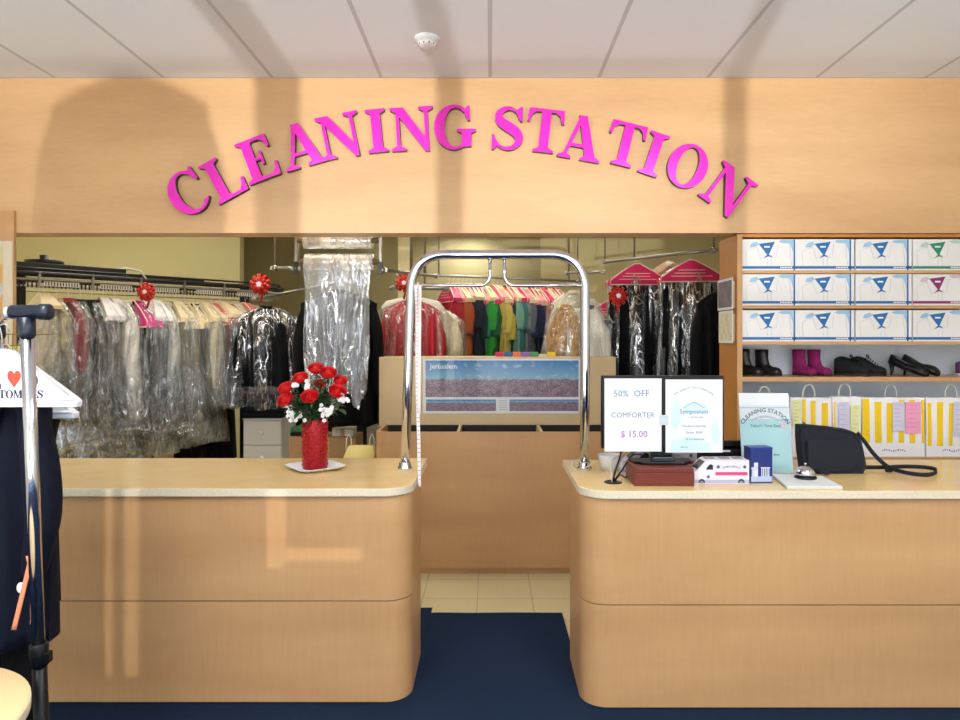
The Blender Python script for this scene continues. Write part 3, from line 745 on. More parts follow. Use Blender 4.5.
a = at(665.5, 379.5, YS2); b_ = at(722.5, 452.5, YS2)
MB().box(a.x, b_.x, YS2 - .001, YS2, b_.z, a.z).build('sheet', PAPER, p2)
PBL = mat((204, 228, 236), .7, name='pale_blue_print')
for poly in ([(672, 402), (679, 400), (682, 420), (676, 430), (671, 424)], [(712, 424), (717, 420), (720, 436), (717, 445), (711, 440)], [(672, 440), (690, 436), (708, 442), (712, 451), (670, 451)], [(684, 404), (694, 401), (706, 405), (708, 412), (684, 414)]):
    MB().prism([((q[0] - CX) / F * YS2, H - (q[1] - CY) / F * YS2) for q in poly], YS2 - .0014, YS2 - .0011).build('printed_shape', PBL, p2)
text_obj('We support the Community', .0165, BLUI, p2, at(694, 388.5, YS2 - .0016), name='arched_lettering', arc=.13)
rf = MB(); 
for s in (-1, 1): 
    a = at(694, 402, YS2 - .0018); rf.tube([a, (a.x + s * .05, a.y, a.z - .028)], .0012, 5)
rf.build('roof_line', BLUI, p2)
text_obj('Symposium', .028, mat((120, 160, 190), .7, name='blue_ink'), p2, at(694, 413.5, YS2 - .0018), name='lettering', bold=.0006)
for k, (px, py, tx) in enumerate(((697, 418, 'of the year'), (694, 427, 'Monday to Saturday'), (694, 433.5, 'Dinner  RSVP'), (695, 440, 'all are welcome'), (684, 448, 'call us'))):
    text_obj(tx, .0135, BLUI, p2, at(px, py, YS2 - .0018), name='small_lettering')
tag(flat(659, 415, 668.5, 425, YS2 - .002, mat((196, 208, 218), .3, name='clear_tape'), 'tape_strip', None, .0006), 'strip of pale sticky tape joining the two paper signs', 'tape')

# ambulance shaped cardboard boxes
def van(x, y, z, w_, h_, d, label):
    t = thing('van_shaped_box', label, 'cardboard box', (x, y, z), group='ambulance shaped boxes')
    P = [(0, 0), (w_, 0), (w_, h_), (.29 * w_, h_), (.235 * w_, h_ * .95), (.08 * w_, h_ * .56), (.0, h_ * .46)]
    MB().prism(P, 0, d).build('body', mat((222, 222, 236), .5, 0, .02, name='white_card_print'), t)
    e = -.0008
    def poly(P_, m, n, y0=e): MB().prism([(a * w_, b * h_) for a, b in P_], y0, -.0001).build(n, m, t)
    PUR = mat((60, 62, 128), .5, name='violet_print'); PK = mat((206, 62, 130), .5, name='pink_print'); LV = mat((176, 178, 214), .5, name='lavender_print')
    poly([(.0, .03), (1, .03), (1, .17), (0, .17)], LV, 'lower_stripe')
    poly([(.4, .36), (.98, .36), (.96, .5), (.4, .5)], PK, 'pink_stripe')
    poly([(.23, .6), (.36, .6), (.36, .78), (.32, .84), (.28, .78)], mat((24, 26, 34), .3, name='black_print'), 'side_window')
    # windscreen on the slope
    m = MB(); a = Vector((.095 * w_, 0, h_ * .60)); b2 = Vector((.225 * w_, 0, h_ * .92)); nrm = Vector((-(b2.z - a.z), 0, b2.x - a.x)).normalized() * .001
    vv = [m.bm.verts.new(p + nrm) for p in (a + Vector((0, .01, 0)), b2 + Vector((0, .01, 0)), b2 + Vector((0, d - .01, 0)), a + Vector((0, d - .01, 0)))]; m.bm.faces.new(vv)
    m.build('windscreen', mat((24, 26, 34), .3, name='black_print'), t)
    for cx in (.16, .86):
        MB().prism([(cx * w_ + .015 * math.cos(k * PI / 10), max(0.001, .005 + .017 * math.sin(k * PI / 10))) for k in range(11)], -.0012, -.0001).build('wheel_arch', mat((44, 46, 70), .5, name='dark_print'), t)
        MB().prism([(cx * w_ + .009 * math.cos(k * PI / 10), .003 + .010 * math.sin(k * PI / 10)) for k in range(11)], -.0016, -.0013).build('wheel', mat((150, 152, 180), .5, name='grey_print'), t)
    for cx, cz in ((.45, .72), (.92, .72), (.275, .3)):
        m = MB()
        for k in range(3):
            a = k * PI / 3 + PI / 6; r_ = .0085; m.tube([(cx * w_ - r_ * math.cos(a), -.001, cz * h_ - r_ * math.sin(a)), (cx * w_ + r_ * math.cos(a), -.001, cz * h_ + r_ * math.sin(a))], .0018, 4)
        m.build('star_emblem', PUR, t)
    text_obj('AMBULANCE', .013, mat((110, 110, 140), .6, name='grey_print'), t, (.68 * w_, -.001, .70 * h_), name='lettering', arc=.09)
    for k in (.35, .62, .85): MB().box(k * w_ - .02, k * w_ + .02, .03, d - .03, h_ + .0001, h_ + (.0006 if h_ > .11 else .004)).build('roof_panel', mat((150, 146, 150), .5, name='grey_print'), t)
    return t
a = at(690, 0, 3.09)
van(a.x + .012, 3.09, ZT, .252, .105, .10, 'white ambulance shaped card box beside the dark red box, in full view')
a = at(622, 0, 3.33)
v2 = van(a.x, 3.33, ZT, .36, .118, .09, 'white ambulance shaped card box with red roof edge standing behind the dark red box')
MB().box(.02, .29, -.001, .09, .1185, .122).build('red_roof_edge', mat((190, 60, 56), .5, name='red_print'), v2)

bb = thing('blue_tin', 'tall blue box printed with white temple columns beside the ambulance box', 'box', (at(750.5, 0, 3.1).x, 3.1, ZT), math.radians(4))
MB().box(0, .102, 0, .07, 0, .15).build('body', mat((20, 44, 122), .35, 0, .2, 14, name='blue_print'), bb, bevel=.002)
MB().box(-.001, .103, -.001, .071, .1502, .16).build('lid', mat((24, 58, 140), .3, 0, .1, name='blue_print'), bb, bevel=.002)
m = MB(); 
for x in (.006, .012, .05, .058, .066, .074, .082): m.box(x, x + .004, -.0012, -.0002, .03, .07)
m.box(.004, .034, -.0012, -.0002, .062, .072); m.box(.048, .09, -.0012, -.0002, .066, .071); m.box(.016, .034, -.0012, -.0002, .03, .092)
m.build('printed_temple', mat((214, 222, 240), .5, name='white_print'), bb)
MB().box(.002, .1, -.001, -.0002, .006, .03).build('printed_base', mat((170, 190, 226), .5, name='pale_print'), bb)

# acrylic sign holder
sg = thing('counter_sign', 'upright mint paper sign headed CLEANING STATION in a clear holder beside the purse', 'sign', (at(768, 0, 3.33).x, 3.33, ZT))
def lean(o): o.rotation_euler = (math.radians(-8), 0, 0); return o
hgt = .385; ww = .12
lean(MB().box(-ww, ww, .0, .002, 0, hgt - .07).build('mint_sheet', MINT, sg))
lean(MB().box(-ww - .002, ww + .002, .0021, .004, 0, hgt).build('white_sheet', PAPER, sg))
lean(MB().box(-ww, ww, -.0008, -.0001, hgt - .125, hgt - .07).build('white_heading', PAPER, sg))
lean(MB().box(-ww, ww, -.0012, -.0001, hgt - .073, hgt - .070).build('fold_line', mat((160, 176, 190), .5, name='grey_line'), sg))
GRN = mat((50, 84, 96), .6, name='teal_grey_ink')
for k, (tx, sz, x, z, mm, arc) in enumerate((('CLEANING STATION', .0275, 0, hgt - .092, GRN, .125), ('YOUR NEIGHBORHOOD', .0125, 0, hgt - .118, mat((190, 170, 180), .6, name='pale_ink'), .11), ("Tailor's Time Best", .020, 0, hgt - .165, mat((90, 150, 156), .6, name='teal_ink'), None), ('since', .014, .045, .085, GRN, None))):
    o = text_obj(tx, sz, mm, sg, (x, -.0014, z), name='lettering', arc=arc, bold=.0005)
    z_ = z; o.location = (x, -.0016 + math.sin(math.radians(8)) * z_, z_ * math.cos(math.radians(8))); o.rotation_euler = (PI / 2 - math.radians(8), 0, 0)
m = MB()
for k in range(5):
    a = 2 * PI * k / 5; m.sph((.088 + .010 * math.cos(a), -.001, hgt - .155 + .010 * math.sin(a)), .008, 8, 5, sc=(1, .1, 1))
lean(m.build('printed_flower', mat((228, 196, 214), .6, name='pink_print'), sg))
lean(MB().box(-ww - .004, ww + .004, -.005, -.003, 0, hgt - .06).build('clear_front', plastic_film((220, 240, 245), .03, 'clear_acrylic', 2, .25, 0, .2, 0), sg))
MB().box(-ww - .004, ww + .004, -.01, .09, -.0001, .003).build('holder_base', plastic_film((220, 240, 245), .08, 'clear_acrylic_base', 2, .3, 0, .2, 0), sg)

# papers
pp = thing('paper_stack', 'stack of white printed sheets under the service bell at the counter edge', 'papers', (0, 0, ZT))
P0 = [(at(771, 0, 3.26).x, 3.26), (at(786, 0, 3.0).x, 2.985), (at(840.5, 0, 3.0).x, 2.985), (at(823, 0, 3.20).x, 3.2)]
for k in range(5):
    r_ = rnd.uniform(-.004, .004)
    MB().prism([(x + r_, y + r_ * .6) for x, y in P0], .0001 + k * .0026, .0024 + k * .0026, plane='xy').build('sheet', PAPER, pp)
m = MB()
for k in range(5): m.box(P0[1][0] + .01 + k * .002 - .01 * k, P0[2][0] - .06 - .012 * k, 3.02 + .03 * k, 3.023 + .03 * k, .0131, .0133)
m.build('printed_lines', mat((196, 196, 210), .7, name='pale_grey_ink'), pp)
# bell
be = thing('service_bell', 'chrome dome service bell on black base on the papers by the purse', 'bell', (at(804.5, 0, 3.16).x, 3.15, ZT + .0135))
MB().lathe([(.047, 0), (.048, .006), (.042, .012), (.0, .013)]).build('base', BLACKP, be)
MB().lathe([(.040, .0135), (.043, .018), (.040, .032), (.031, .046), (.016, .054), (.0, .056)]).build('dome', CHROME, be)
MB().lathe([(.003, .056), (.003, .062), (.006, .064), (.006, .068), (.0, .070)]).build('plunger', CHROME, be)

# purse
pu = thing('purse', 'black zipped handbag standing on the right counter with its strap trailing', 'handbag', (0, 3.36, ZT))
PB = mat((15, 21, 36), .8, 0, .08, 60, (1, 1, 1), .15, 300, name='black_nylon')
s_ = 3.34 / F
def W3(px, py, Y=3.34): return Vector((at(px, py, Y).x, 0, at(px, py, Y).z - ZT))
out = [(803, 471), (801, 452), (800.5, 436), (801, 425.5), (806, 425.5), (828, 427.5), (846, 430), (855, 433), (860.5, 441), (862.5, 452), (864.5, 466), (861, 473), (850, 476), (832, 476), (812, 474.5)]
cxp, czp = 832, 452
rings = []
for y, sc in ((-.028, .90), (-.036, .97), (-.034, 1.0), (0, 1.04), (.036, 1.0), (.042, .96), (.036, .88)):
    rings.append([(W3(cxp + (x - cxp) * sc, 0).x, y + (czp - z) * .0004, max(.001, W3(0, czp + (z - czp) * sc).z)) for x, z in out])
sb = MB().loft(rings).build('body', PB, pu); md = sb.modifiers.new('b', 'BEVEL'); md.width = .006; md.segments = 3
fp = [(806, 470), (805, 440), (812, 437), (846, 440), (853, 446), (856, 464), (848, 471.5), (828, 471.5)]
m = MB(); m.loft([[(W3(x, z).x, -.043 if k else -.030, W3(x, z).z) for x, z in fp] for k in (0, 1)]); m.build('front_pocket', PB, pu, bevel=.006, seg=3)
zp = [W3(x, z) for x, z in ((803, 429), (816, 429.3), (834, 431), (848, 434), (856, 440))]
MB().tube([(p.x, -.020, p.z + .012) for p in zp], .0035, 8).build('zipper', mat((52, 54, 58), .4, .5, .05, name='zip'), pu)
MB().tube([(W3(804, 426).x, -.012, W3(0, 426).z + .012), (W3(803, 424).x, -.014, W3(0, 423).z + .012), (W3(806, 425).x, -.014, W3(0, 426).z + .008)], .003, 6).build('zipper_pull', CHROME, pu)
def ribbon(pts, w_, name, parent, side=(0, 0, 1), m=PB, th=.003):
    P = [Vector(p) for p in pts]; sp = []
    for i in range(len(P) - 1):
        p0 = P[max(i - 1, 0)]; p1 = P[i]; p2 = P[i + 1]; p3 = P[min(i + 2, len(P) - 1)]
        for k in range(8):
            t = k / 8; sp.append(.5 * (2 * p1 + (p2 - p0) * t + (2 * p0 - 5 * p1 + 4 * p2 - p3) * t * t + (3 * p1 - p0 - 3 * p2 + p3) * t ** 3))
    sp.append(P[-1]); s2 = Vector(side)
    rings = []
    for i, p in enumerate(sp):
        t = (sp[min(i + 1, len(sp) - 1)] - sp[max(i - 1, 0)]).normalized(); u = (s2 - t * s2.dot(t)).normalized(); n = t.cross(u)
        rings.append([p + u * w_ / 2 + n * th / 2, p + u * w_ / 2 - n * th / 2, p - u * w_ / 2 - n * th / 2, p - u * w_ / 2 + n * th / 2])
    return MB().loft(rings).build(name, m, parent)
def S(px, Y, z): return (at(px, 0, Y).x, Y - 3.36, z)
ribbon([S(857, 3.36, .19), S(864, 3.37, .15), S(874, 3.37, .085), S(888, 3.34, .03), S(905, 3.26, .018), S(925, 3.21, .016), S(935, 3.26, .016), S(936, 3.34, .016), S(925, 3.40, .016), S(905, 3.42, .016), S(885, 3.40, .016), S(862, 3.40, .016)], .019, 'strap', pu)
MB().box(S(889, 3.34, 0)[0] - .014, S(889, 3.34, 0)[0] + .014, -.028, -.008, .004, .036).build('strap_slider', BLACKM, pu, bevel=.003)
MB().tube([(W3(858, 438).x + .011 * math.cos(a), 0, W3(0, 440).z + .012 * math.sin(a)) for a in [2 * PI * k / 12 for k in range(12)]], .002, 6, closed=True).build('ring', CHROME, pu)
ribbon([S(814, 3.31, .02), S(824, 3.27, .018), S(829, 3.27, .016), S(824, 3.30, .016), S(814, 3.33, .02)], .02, 'strap_end', pu)

# white tub, cables and grommet, black device
tb = thing('plastic_tub', 'white plastic tub among the cables behind the monitor stand', 'tub', (at(610, 0, 3.42).x, 3.42, ZT))
MB().lathe([(.045, 0), (.058, .07), (.060, .075), (.056, .075), (.043, .006), (0, .006)]).build('body', WHITEP, tb)
gm = thing('cable_grommet', 'black round cable grommet set in the right counter top', 'grommet', (at(613, 0, 3.12).x, 3.12, ZT))
MB().lathe([(.040, 0), (.040, .003), (.030, .004), (.028, .001), (0, .001)]).build('ring', BLACKP, gm)
GX = at(613, 0, 3.12).x
def cable(pts, r_, m, label):
    P = [Vector(p) for p in pts]; sp = []
    for i in range(len(P) - 1):
        p0 = P[max(i - 1, 0)]; p1 = P[i]; p2 = P[i + 1]; p3 = P[min(i + 2, len(P) - 1)]
        for k in range(6):
            t = k / 6; sp.append(.5 * (2 * p1 + (p2 - p0) * t + (2 * p0 - 5 * p1 + 4 * p2 - p3) * t * t + (3 * p1 - p0 - 3 * p2 + p3) * t ** 3))
    sp.append(P[-1]); tag(MB().tube(sp, r_, 6).build('cable', m), label, 'cable', 'cables behind the monitor')
cable([(GX, 3.12, .954), (GX + .01, 3.12, 1.0), (GX + .035, 3.14, 1.06), (at(624, 0, 3.16).x, 3.19, 1.12)], .0045, BLACKP, 'thick black cable rising from the grommet to the monitor')
cable([(GX - .005, 3.12, .954), (GX - .008, 3.13, 1.0), (GX + .005, 3.18, 1.04), (GX + .06, 3.26, 1.05), (GX + .12, 3.34, 1.07)], .0025, mat((200, 200, 196), .5, name='grey_cable'), 'thin grey cable looping up beside the thick black one')
cable([(GX + .006, 3.115, .954), (GX + .03, 3.11, .985), (GX + .06, 3.13, .97), (GX + .12, 3.32, .958), (GX + .2, 3.32, .955)], .003, BLACKP, 'black cable running along the counter behind the dark red box')
cable([(GX + .005, 3.13, .954), (GX + .05, 3.16, 1.0), (GX + .12, 3.28, 1.045), (GX + .16, 3.19, 1.06)], .0035, BLACKP, 'black cable slanting from the grommet to the monitor foot')
cable([(.43, 3.40, .956), (.47, 3.36, .975), (.52, 3.38, 1.0), (.58, 3.44, .99), (.63, 3.46, .957)], .0028, mat((206, 200, 170), .5, name='cream_cable'), 'cream cable coiled around the chrome foot and white tub')
cable([(.42, 3.36, .956), (.40, 3.42, .975), (.45, 3.50, .985), (.50, 3.46, .957), (.47, 3.38, .956)], .0028, mat((222, 220, 210), .5, name='white_cable'), 'white cable lying in a loop at the chrome foot')
dv = thing('counter_device', 'low black device standing behind the monitor and the counter sign', 'device', (at(722, 0, 3.48).x, 3.5, ZT))
MB().box(-.15, .14, -.05, .1, 0, .1).build('body', BLACKP, dv, bevel=.01)
MB().box(-.14, .13, -.045, .08, .1001, .13, rot=Matrix.Rotation(-.12, 3, 'X')).build('lid', BLACKP, dv, bevel=.006)
MB().box(-.02, .03, -.056, -.0505, .084, .092).build('label_strip', WHITEP, dv)
#PART4
# ------------------------------------------------------------------ shelf unit on the right
YU = 3.90
def Z(py, Y=YU): return at(0, py, Y).z
def X(px, Y=YU): return at(px, 0, Y).x
LINER = mat((218, 232, 248), .6, 0, .02, name='pale_blue_liner')
su = thing('shelf_unit', 'maple shelf unit right of the opening holding shirt boxes, shoes and striped bags', 'shelf unit', (0, 0, 0))
ux0, ux1 = X(737), X(742.5)
DU = .30
MB().box(ux0, ux1, YU, YU + DU, 0, Z(234)).build('side_panel', [WOOD_SIDE], su, bevel=.001)
MB().box(ux0 + .001, ux1 - .001, YU - .002, YU - .0002, .0, Z(234.5)).build('front_edging', WOOD, su)
MB().box(ux1 + .0002, XR - .03, YU + .0, YU + DU, Z(237), Z(234)).build('top_board', WOOD_SIDE, su)
MB().box(ux1 + .0002, XR - .03, YU + DU - .012, YU + DU, Z(462), Z(237) - .0005).build('back_liner', LINER, su)
SH = [(270.3, 273.3), (305.3, 308.5), (341.5, 344.5), (377, 381.5), (457.5, 462.5)]
for a, b_ in SH: MB().box(ux1 + .0002, XR - .03, YU + .0, YU + DU - .0122, Z(b_), Z(a)).build('shelf', WOOD_SIDE if 0 else WOOD, su)
MB().box(ux1 + .0002, XR - .03, YU + .01, YU + DU - .0122, 0.0, Z(462.5) - .0005).build('base_cabinet', WOOD, su)

WB = mat((228, 228, 228), .6, 0, .02, name='white_box_card')
PRINTS = {'blue': mat((12, 104, 172), .5, 0, .05, name='blue_ink_print'), 'green': mat((20, 138, 110), .5, 0, .05, name='green_ink_print'), 'plum': mat((138, 34, 108), .5, 0, .05, name='plum_ink_print')}
PALE = {'blue': mat((150, 192, 222), .6, 0, .1, name='pale_blue_print2'), 'green': mat((176, 206, 196), .6, 0, .1, name='pale_green_print'), 'plum': mat((206, 186, 208), .6, 0, .1, name='pale_plum_print')}
U = YU / F
def shirt_box(label, group):
    t = thing('shirt_box', label, 'box', (0, 0, 0), group=group)
    w_, h_ = 56.2 * U, 31.4 * U
    MB().box(0, w_, 0, .26, 0, h_ * .86).build('tray', WB, t)
    MB().box(-.0008, w_ + .0008, -.0008, .2608, h_ * .86 + .0003, h_).build('lid', WB, t)
    def pr(P, y=-.0014): return MB().prism([(a * U, h_ - b * U) for a, b in P], y, y + .0004)
    pr([(16.4, 4.6), (32.7, 2.4), (26.6, 15.4), (31, 18.5), (26, 17.2), (21, 19.5), (25, 15.6)]).build('collar_print', PRINTS['blue'], t)
    m = pr([(0, 27.0), (56.2, 27.0), (56.2, 29.6), (0, 29.6)]); m.prism([(a * U, h_ - b * U) for a, b in [(51.4, 0.2), (53, .2), (53, 31.2), (51.4, 31.2)]], -.0014, -.001); m.build('stripe_print', PRINTS['blue'], t)
    m = pr([(36, 2.2), (40, .5), (51, .5), (51, 14), (49.5, 9), (47.5, 4), (40, 4)], -.0013); m.build('shade_print', PALE['blue'], t); m = MB(); m.prism([(a * U, h_ - b * U) for a, b in [(7, 8), (9, 4), (14, 2.5), (17, 5), (12, 8)]], -.0013, -.001); m.build('shade_print', PALE['blue'], t)
    m = MB()
    for seg in ([(14, 7), (18.5, 20), (24.5, 15.8)], [(28, 16), (34, 18), (35.5, 4.5)], [(5, 28), (4, 12), (14, 8)], [(25, 26.6), (25.5, 18.5)], [(29.5, 26.6), (29, 18.5)], [(47, 4.5), (49.6, 26)]):
        m.tube([(a * U, -.0014, h_ - b * U) for a, b in seg], .0007, 4)
    m.build('collar_outline', mat((168, 176, 190), .7, name='thin_grey_print'), t)
    m = MB()
    for k in range(8): m.box((38 + k * 1.55) * U, (39 + k * 1.55) * U, -.002, -.0015, h_ - 29.0 * U, h_ - 27.6 * U)
    m.build('white_print', WHITEP, t); m = MB()
    m.box(22 * U, 27.6 * U, -.002, -.0015, h_ - 8.4 * U, h_ - 6.8 * U); m.build('white_print', WHITEP, t)
    return t
cols = [743.4, 799.4, 857.2, 914.6]; rowz = [Z(270.3), Z(305.3), Z(341.5)]
sbx = None
names = ['beside the side panel', 'second from the side panel', 'third from the side panel', 'fourth from the side panel']
rows = ['top row', 'middle row', 'bottom row']
for r_ in range(3):
    for c in range(4):
        col = 'green' if (r_, c) == (0, 3) else ('plum' if (r_, c) == (1, 3) else 'blue')
        lab = 'shirt box with %s collar print, %s, %s' % (col, rows[r_], names[c])
        loc = (X(cols[c]), YU + .012 + rnd.uniform(0, .006), rowz[r_] + .0003)
        if sbx is None:
            sbx = shirt_box(lab, 'shirt boxes on the upper shelves'); sbx.location = loc
        else:
            dup(sbx, loc, 0, lab, {'collar_print': PRINTS[col], 'stripe_print': PRINTS[col], 'shade_print': PALE[col]})
_b = dup(sbx, (X(896, 4.03), 4.015, Z(457.5) + .125 + .0003), 0, 'white shirt box with blue collar print standing behind the striped bags'); _b.scale = (1, .6, 1)
# what that box stands on
b2_ = thing('storage_box', 'plain grey storage box behind the striped bags under a shirt box', 'box', (X(896, 4.03) - .01, 4.015, Z(457.5)))
MB().box(0, .34, 0, .15, 0.0003, .112).build('body', GREYPAINT, b2_, bevel=.003); MB().box(-.003, .343, -.003, .153, .1125, .1248).build('lid', WHITEPAINT, b2_, bevel=.002)

# shoes
def ring_foot(L, x, w_, h_, base=0.0, n=20, off=0.0):
    R = []
    for k in range(n):
        a = 2 * PI * k / n; c, s_ = math.cos(a), math.sin(a)
        zz = base + (h_ * (s_ if s_ > 0 else s_ * .12)) + .0
        R.append((x, off + w_ / 2 * (abs(c) ** .8) * (1 if c > 0 else -1), max(base, zz)))
    return R
def shoe(kind, label, group, loc, rz, m, L=.22, side=1):
    t = thing('shoe' if kind != 'boot' else 'boot', label, 'shoe', loc, rz, group)
    prof = lambda u: (.045 + .035 * math.sin(min(1, u * 1.25) * PI * .62) ) * (1 if u < .85 else math.cos((u - .85) / .15 * PI / 2 * .8))
    def outline(sc=1.0):
        P = []
        N = 18
        for i in range(N + 1):
            u = i / N; P.append((u * L, prof(u) / 2 * sc * math.sqrt(max(0, 1 - (1 - min(1, u / .12)) ** 2)) if u < .12 else prof(u) / 2 * sc))
        P2 = [(x, -y) for x, y in P[::-1]]
        return [p for p in P + P2]
    O = [p for i, p in enumerate(outline(1.04)) ]
    O = [p for i, p in enumerate(O) if i == 0 or (abs(p[0] - O[i - 1][0]) + abs(p[1] - O[i - 1][1])) > 1e-5]
    sole = mat((30, 28, 30), .6, 0, .05, name='black_sole') if kind != 'sneaker' else WHITEP
    if kind == 'flat':
        MB().prism(O, 0, .005, plane='xy').build('sole', sole, t)
        th_ = .36; t.rotation_euler = (0, th_, rz); t.location.z += .073
        MB().tube([(.022, 0, .003), (.022 + .045 * math.sin(th_), 0, .003 - .045 * math.cos(th_)), (.016 + .071 * math.sin(th_), 0, .003 - .071 * math.cos(th_))], [.017, .008, .006], 8).build('heel', m, t)
        m1 = MB(); N = 16
        # side wall swept round the outline, high at the heel and low at the vamp
        rings = []
        for i in range(N + 1):
            u = i / N; w_ = max(.006, prof(u) * (1 if u > .1 else .55 + 4.5 * u)); hh = .050 - .022 * min(1, u * 2.4) if u < .6 else .028 + .012 * math.sin((u - .6) / .4 * PI) - .012 * (u - .6) / .4
            rings.append((u * L, w_, hh))
        for sd in (-1, 1):
            V = []
            for x, w_, hh in rings: V.append([(x, sd * w_ / 2, .005), (x, sd * (w_ / 2 + .001), .005 + hh * .6), (x, sd * (w_ / 2 - .004), .005 + hh)])
            m1.loft(V, cap=False, closed=False)
        m1.loft([[(0.004, -rings[0][1] / 2 + .0, z) , (0, 0, z), (.004, rings[0][1] / 2, z)] for z in (.005, .03, .055)], cap=False, closed=False)
        V = []
        for i in range(int(N * .62), N + 1):
            x, w_, hh = rings[i]; V.append([(x, -w_ / 2 + .004, .005 + hh), (x, -w_ / 4, .005 + hh + .006), (x, 0, .005 + hh + .008), (x, w_ / 4, .005 + hh + .006), (x, w_ / 2 - .004, .005 + hh)])
        m1.loft(V, cap=False, closed=False); m1.build('upper', m, t, solid=.0015)
        MB().prism([(x * .94 + .006, y * .86) for x, y in O], .0055, .009, plane='xy').build('insole', mat((196, 176, 150), .6, 0, .05, name='beige_insole'), t)
        return t
    MB().prism(O, 0, .012, plane='xy').build('sole', sole, t, bevel=.002)
    R = []
    for i in range(15):
        u = i / 14
        if kind == 'boot': hh = .075 - .035 * max(0, min(1, (u - .35) / .3)) - (.02 * max(0, (u - .75) / .25) ** 2)
        else: hh = .062 + .02 * math.sin(min(1, u / .45) * PI) * .6 - .030 * max(0, min(1, (u - .45) / .3)) - .014 * max(0, (u - .8) / .2) ** 2
        w_ = prof(u) * (1 if u > .08 else .5 + 6 * u)
        R.append(ring_foot(L, max(.002, u * L), w_, hh, .0122))
    MB().loft(R).build('upper', m, t)
    if kind == 'boot':
        R = []
        for z, cx, rx, ry in ((.04, .055, .052, .032), (.07, .052, .050, .031), (.10, .047, .045, .033), (.13, .046, .046, .036), (.155, .046, .048, .038), (.155, .046, .043, .033), (.12, .046, .04, .028)):
            R.append([(cx + rx * math.cos(2 * PI * k / 18), ry * math.sin(2 * PI * k / 18), z) for k in range(18)])
        MB().loft(R).build('shaft', m, t)
    else:
        m1 = MB()
        for k in range(5):
            x = .095 + k * .012; z = .082 - k * .008; m1.tube([(x, -.022, z - .008), (x + .004, 0, z + .002), (x, .022, z - .008)], .0022, 5)
        m1.tube([(.09, 0, .085), (.085, .02, .095), (.078, .03, .082), (.09, .01, .082), (.10, -.02, .094), (.11, -.03, .078)], .002, 5)
        m1.build('laces', BLACKM if kind != 'sneaker' else WHITEP, t)
        MB().lathe([(.034, 0), (.036, .004), (.034, .008), (.028, .006), (.028, 0)], (.052, 0, .070)).build('collar', m, t)
    return t
ZS = Z(377) + .0003
BL = mat((16, 16, 18), .4, 0, .1, 20, name='black_leather'); MG = mat((132, 16, 92), .85, 0, .12, 40, (1, 1, 1), .3, 120, name='magenta_suede'); BSU = mat((10, 10, 12), .8, 0, .1, name='black_suede')
rz = math.radians(-52)
def SP(px, Y): return (X(px, Y), Y, ZS)
shoe('boot', 'black ankle boot half hidden by the shelf side panel', 'black ankle boots', SP(741.5, 4.13), rz, BL, .18).location.x = ux1 + .04
shoe('boot', 'black ankle boot standing clear of the panel, toe pointing out', 'black ankle boots', SP(755.5, 4.13), rz, BL, .19).scale = (.85, .85, .98)
shoe('boot', 'magenta ankle boot nearer the black boots', 'magenta ankle boots', SP(793, 4.12), math.radians(-62), MG, .18).scale = (.85, .85, .98)
shoe('boot', 'magenta ankle boot nearer the laced shoes', 'magenta ankle boots', SP(808, 4.12), math.radians(-62), MG, .18).scale = (.85, .85, .98)
shoe('laced', 'black laced shoe with a bow, nearer the magenta boots', 'black laced shoes', SP(834, 4.10), math.radians(-40), BSU, .19).scale = (1, 1, 1.3)
shoe('laced', 'black laced shoe with a bow, nearer the open flats', 'black laced shoes', SP(850, 4.12), math.radians(-40), BSU, .19).scale = (1, 1, 1.3)
shoe('flat', 'black open flat with beige insole, nearer the laced shoes', 'black open flats', SP(888, 4.08), math.radians(-50), BL, .22)
shoe('flat', 'black open flat with beige insole, the one further along the shelf', 'black open flats', SP(901, 4.12), math.radians(-50), BL, .21)
shoe('sneaker', 'purple and white sneaker at the far end of the shoe shelf', None, SP(955, 4.08), math.radians(-30), mat((96, 56, 104), .6, name='purple_mesh'), .19)

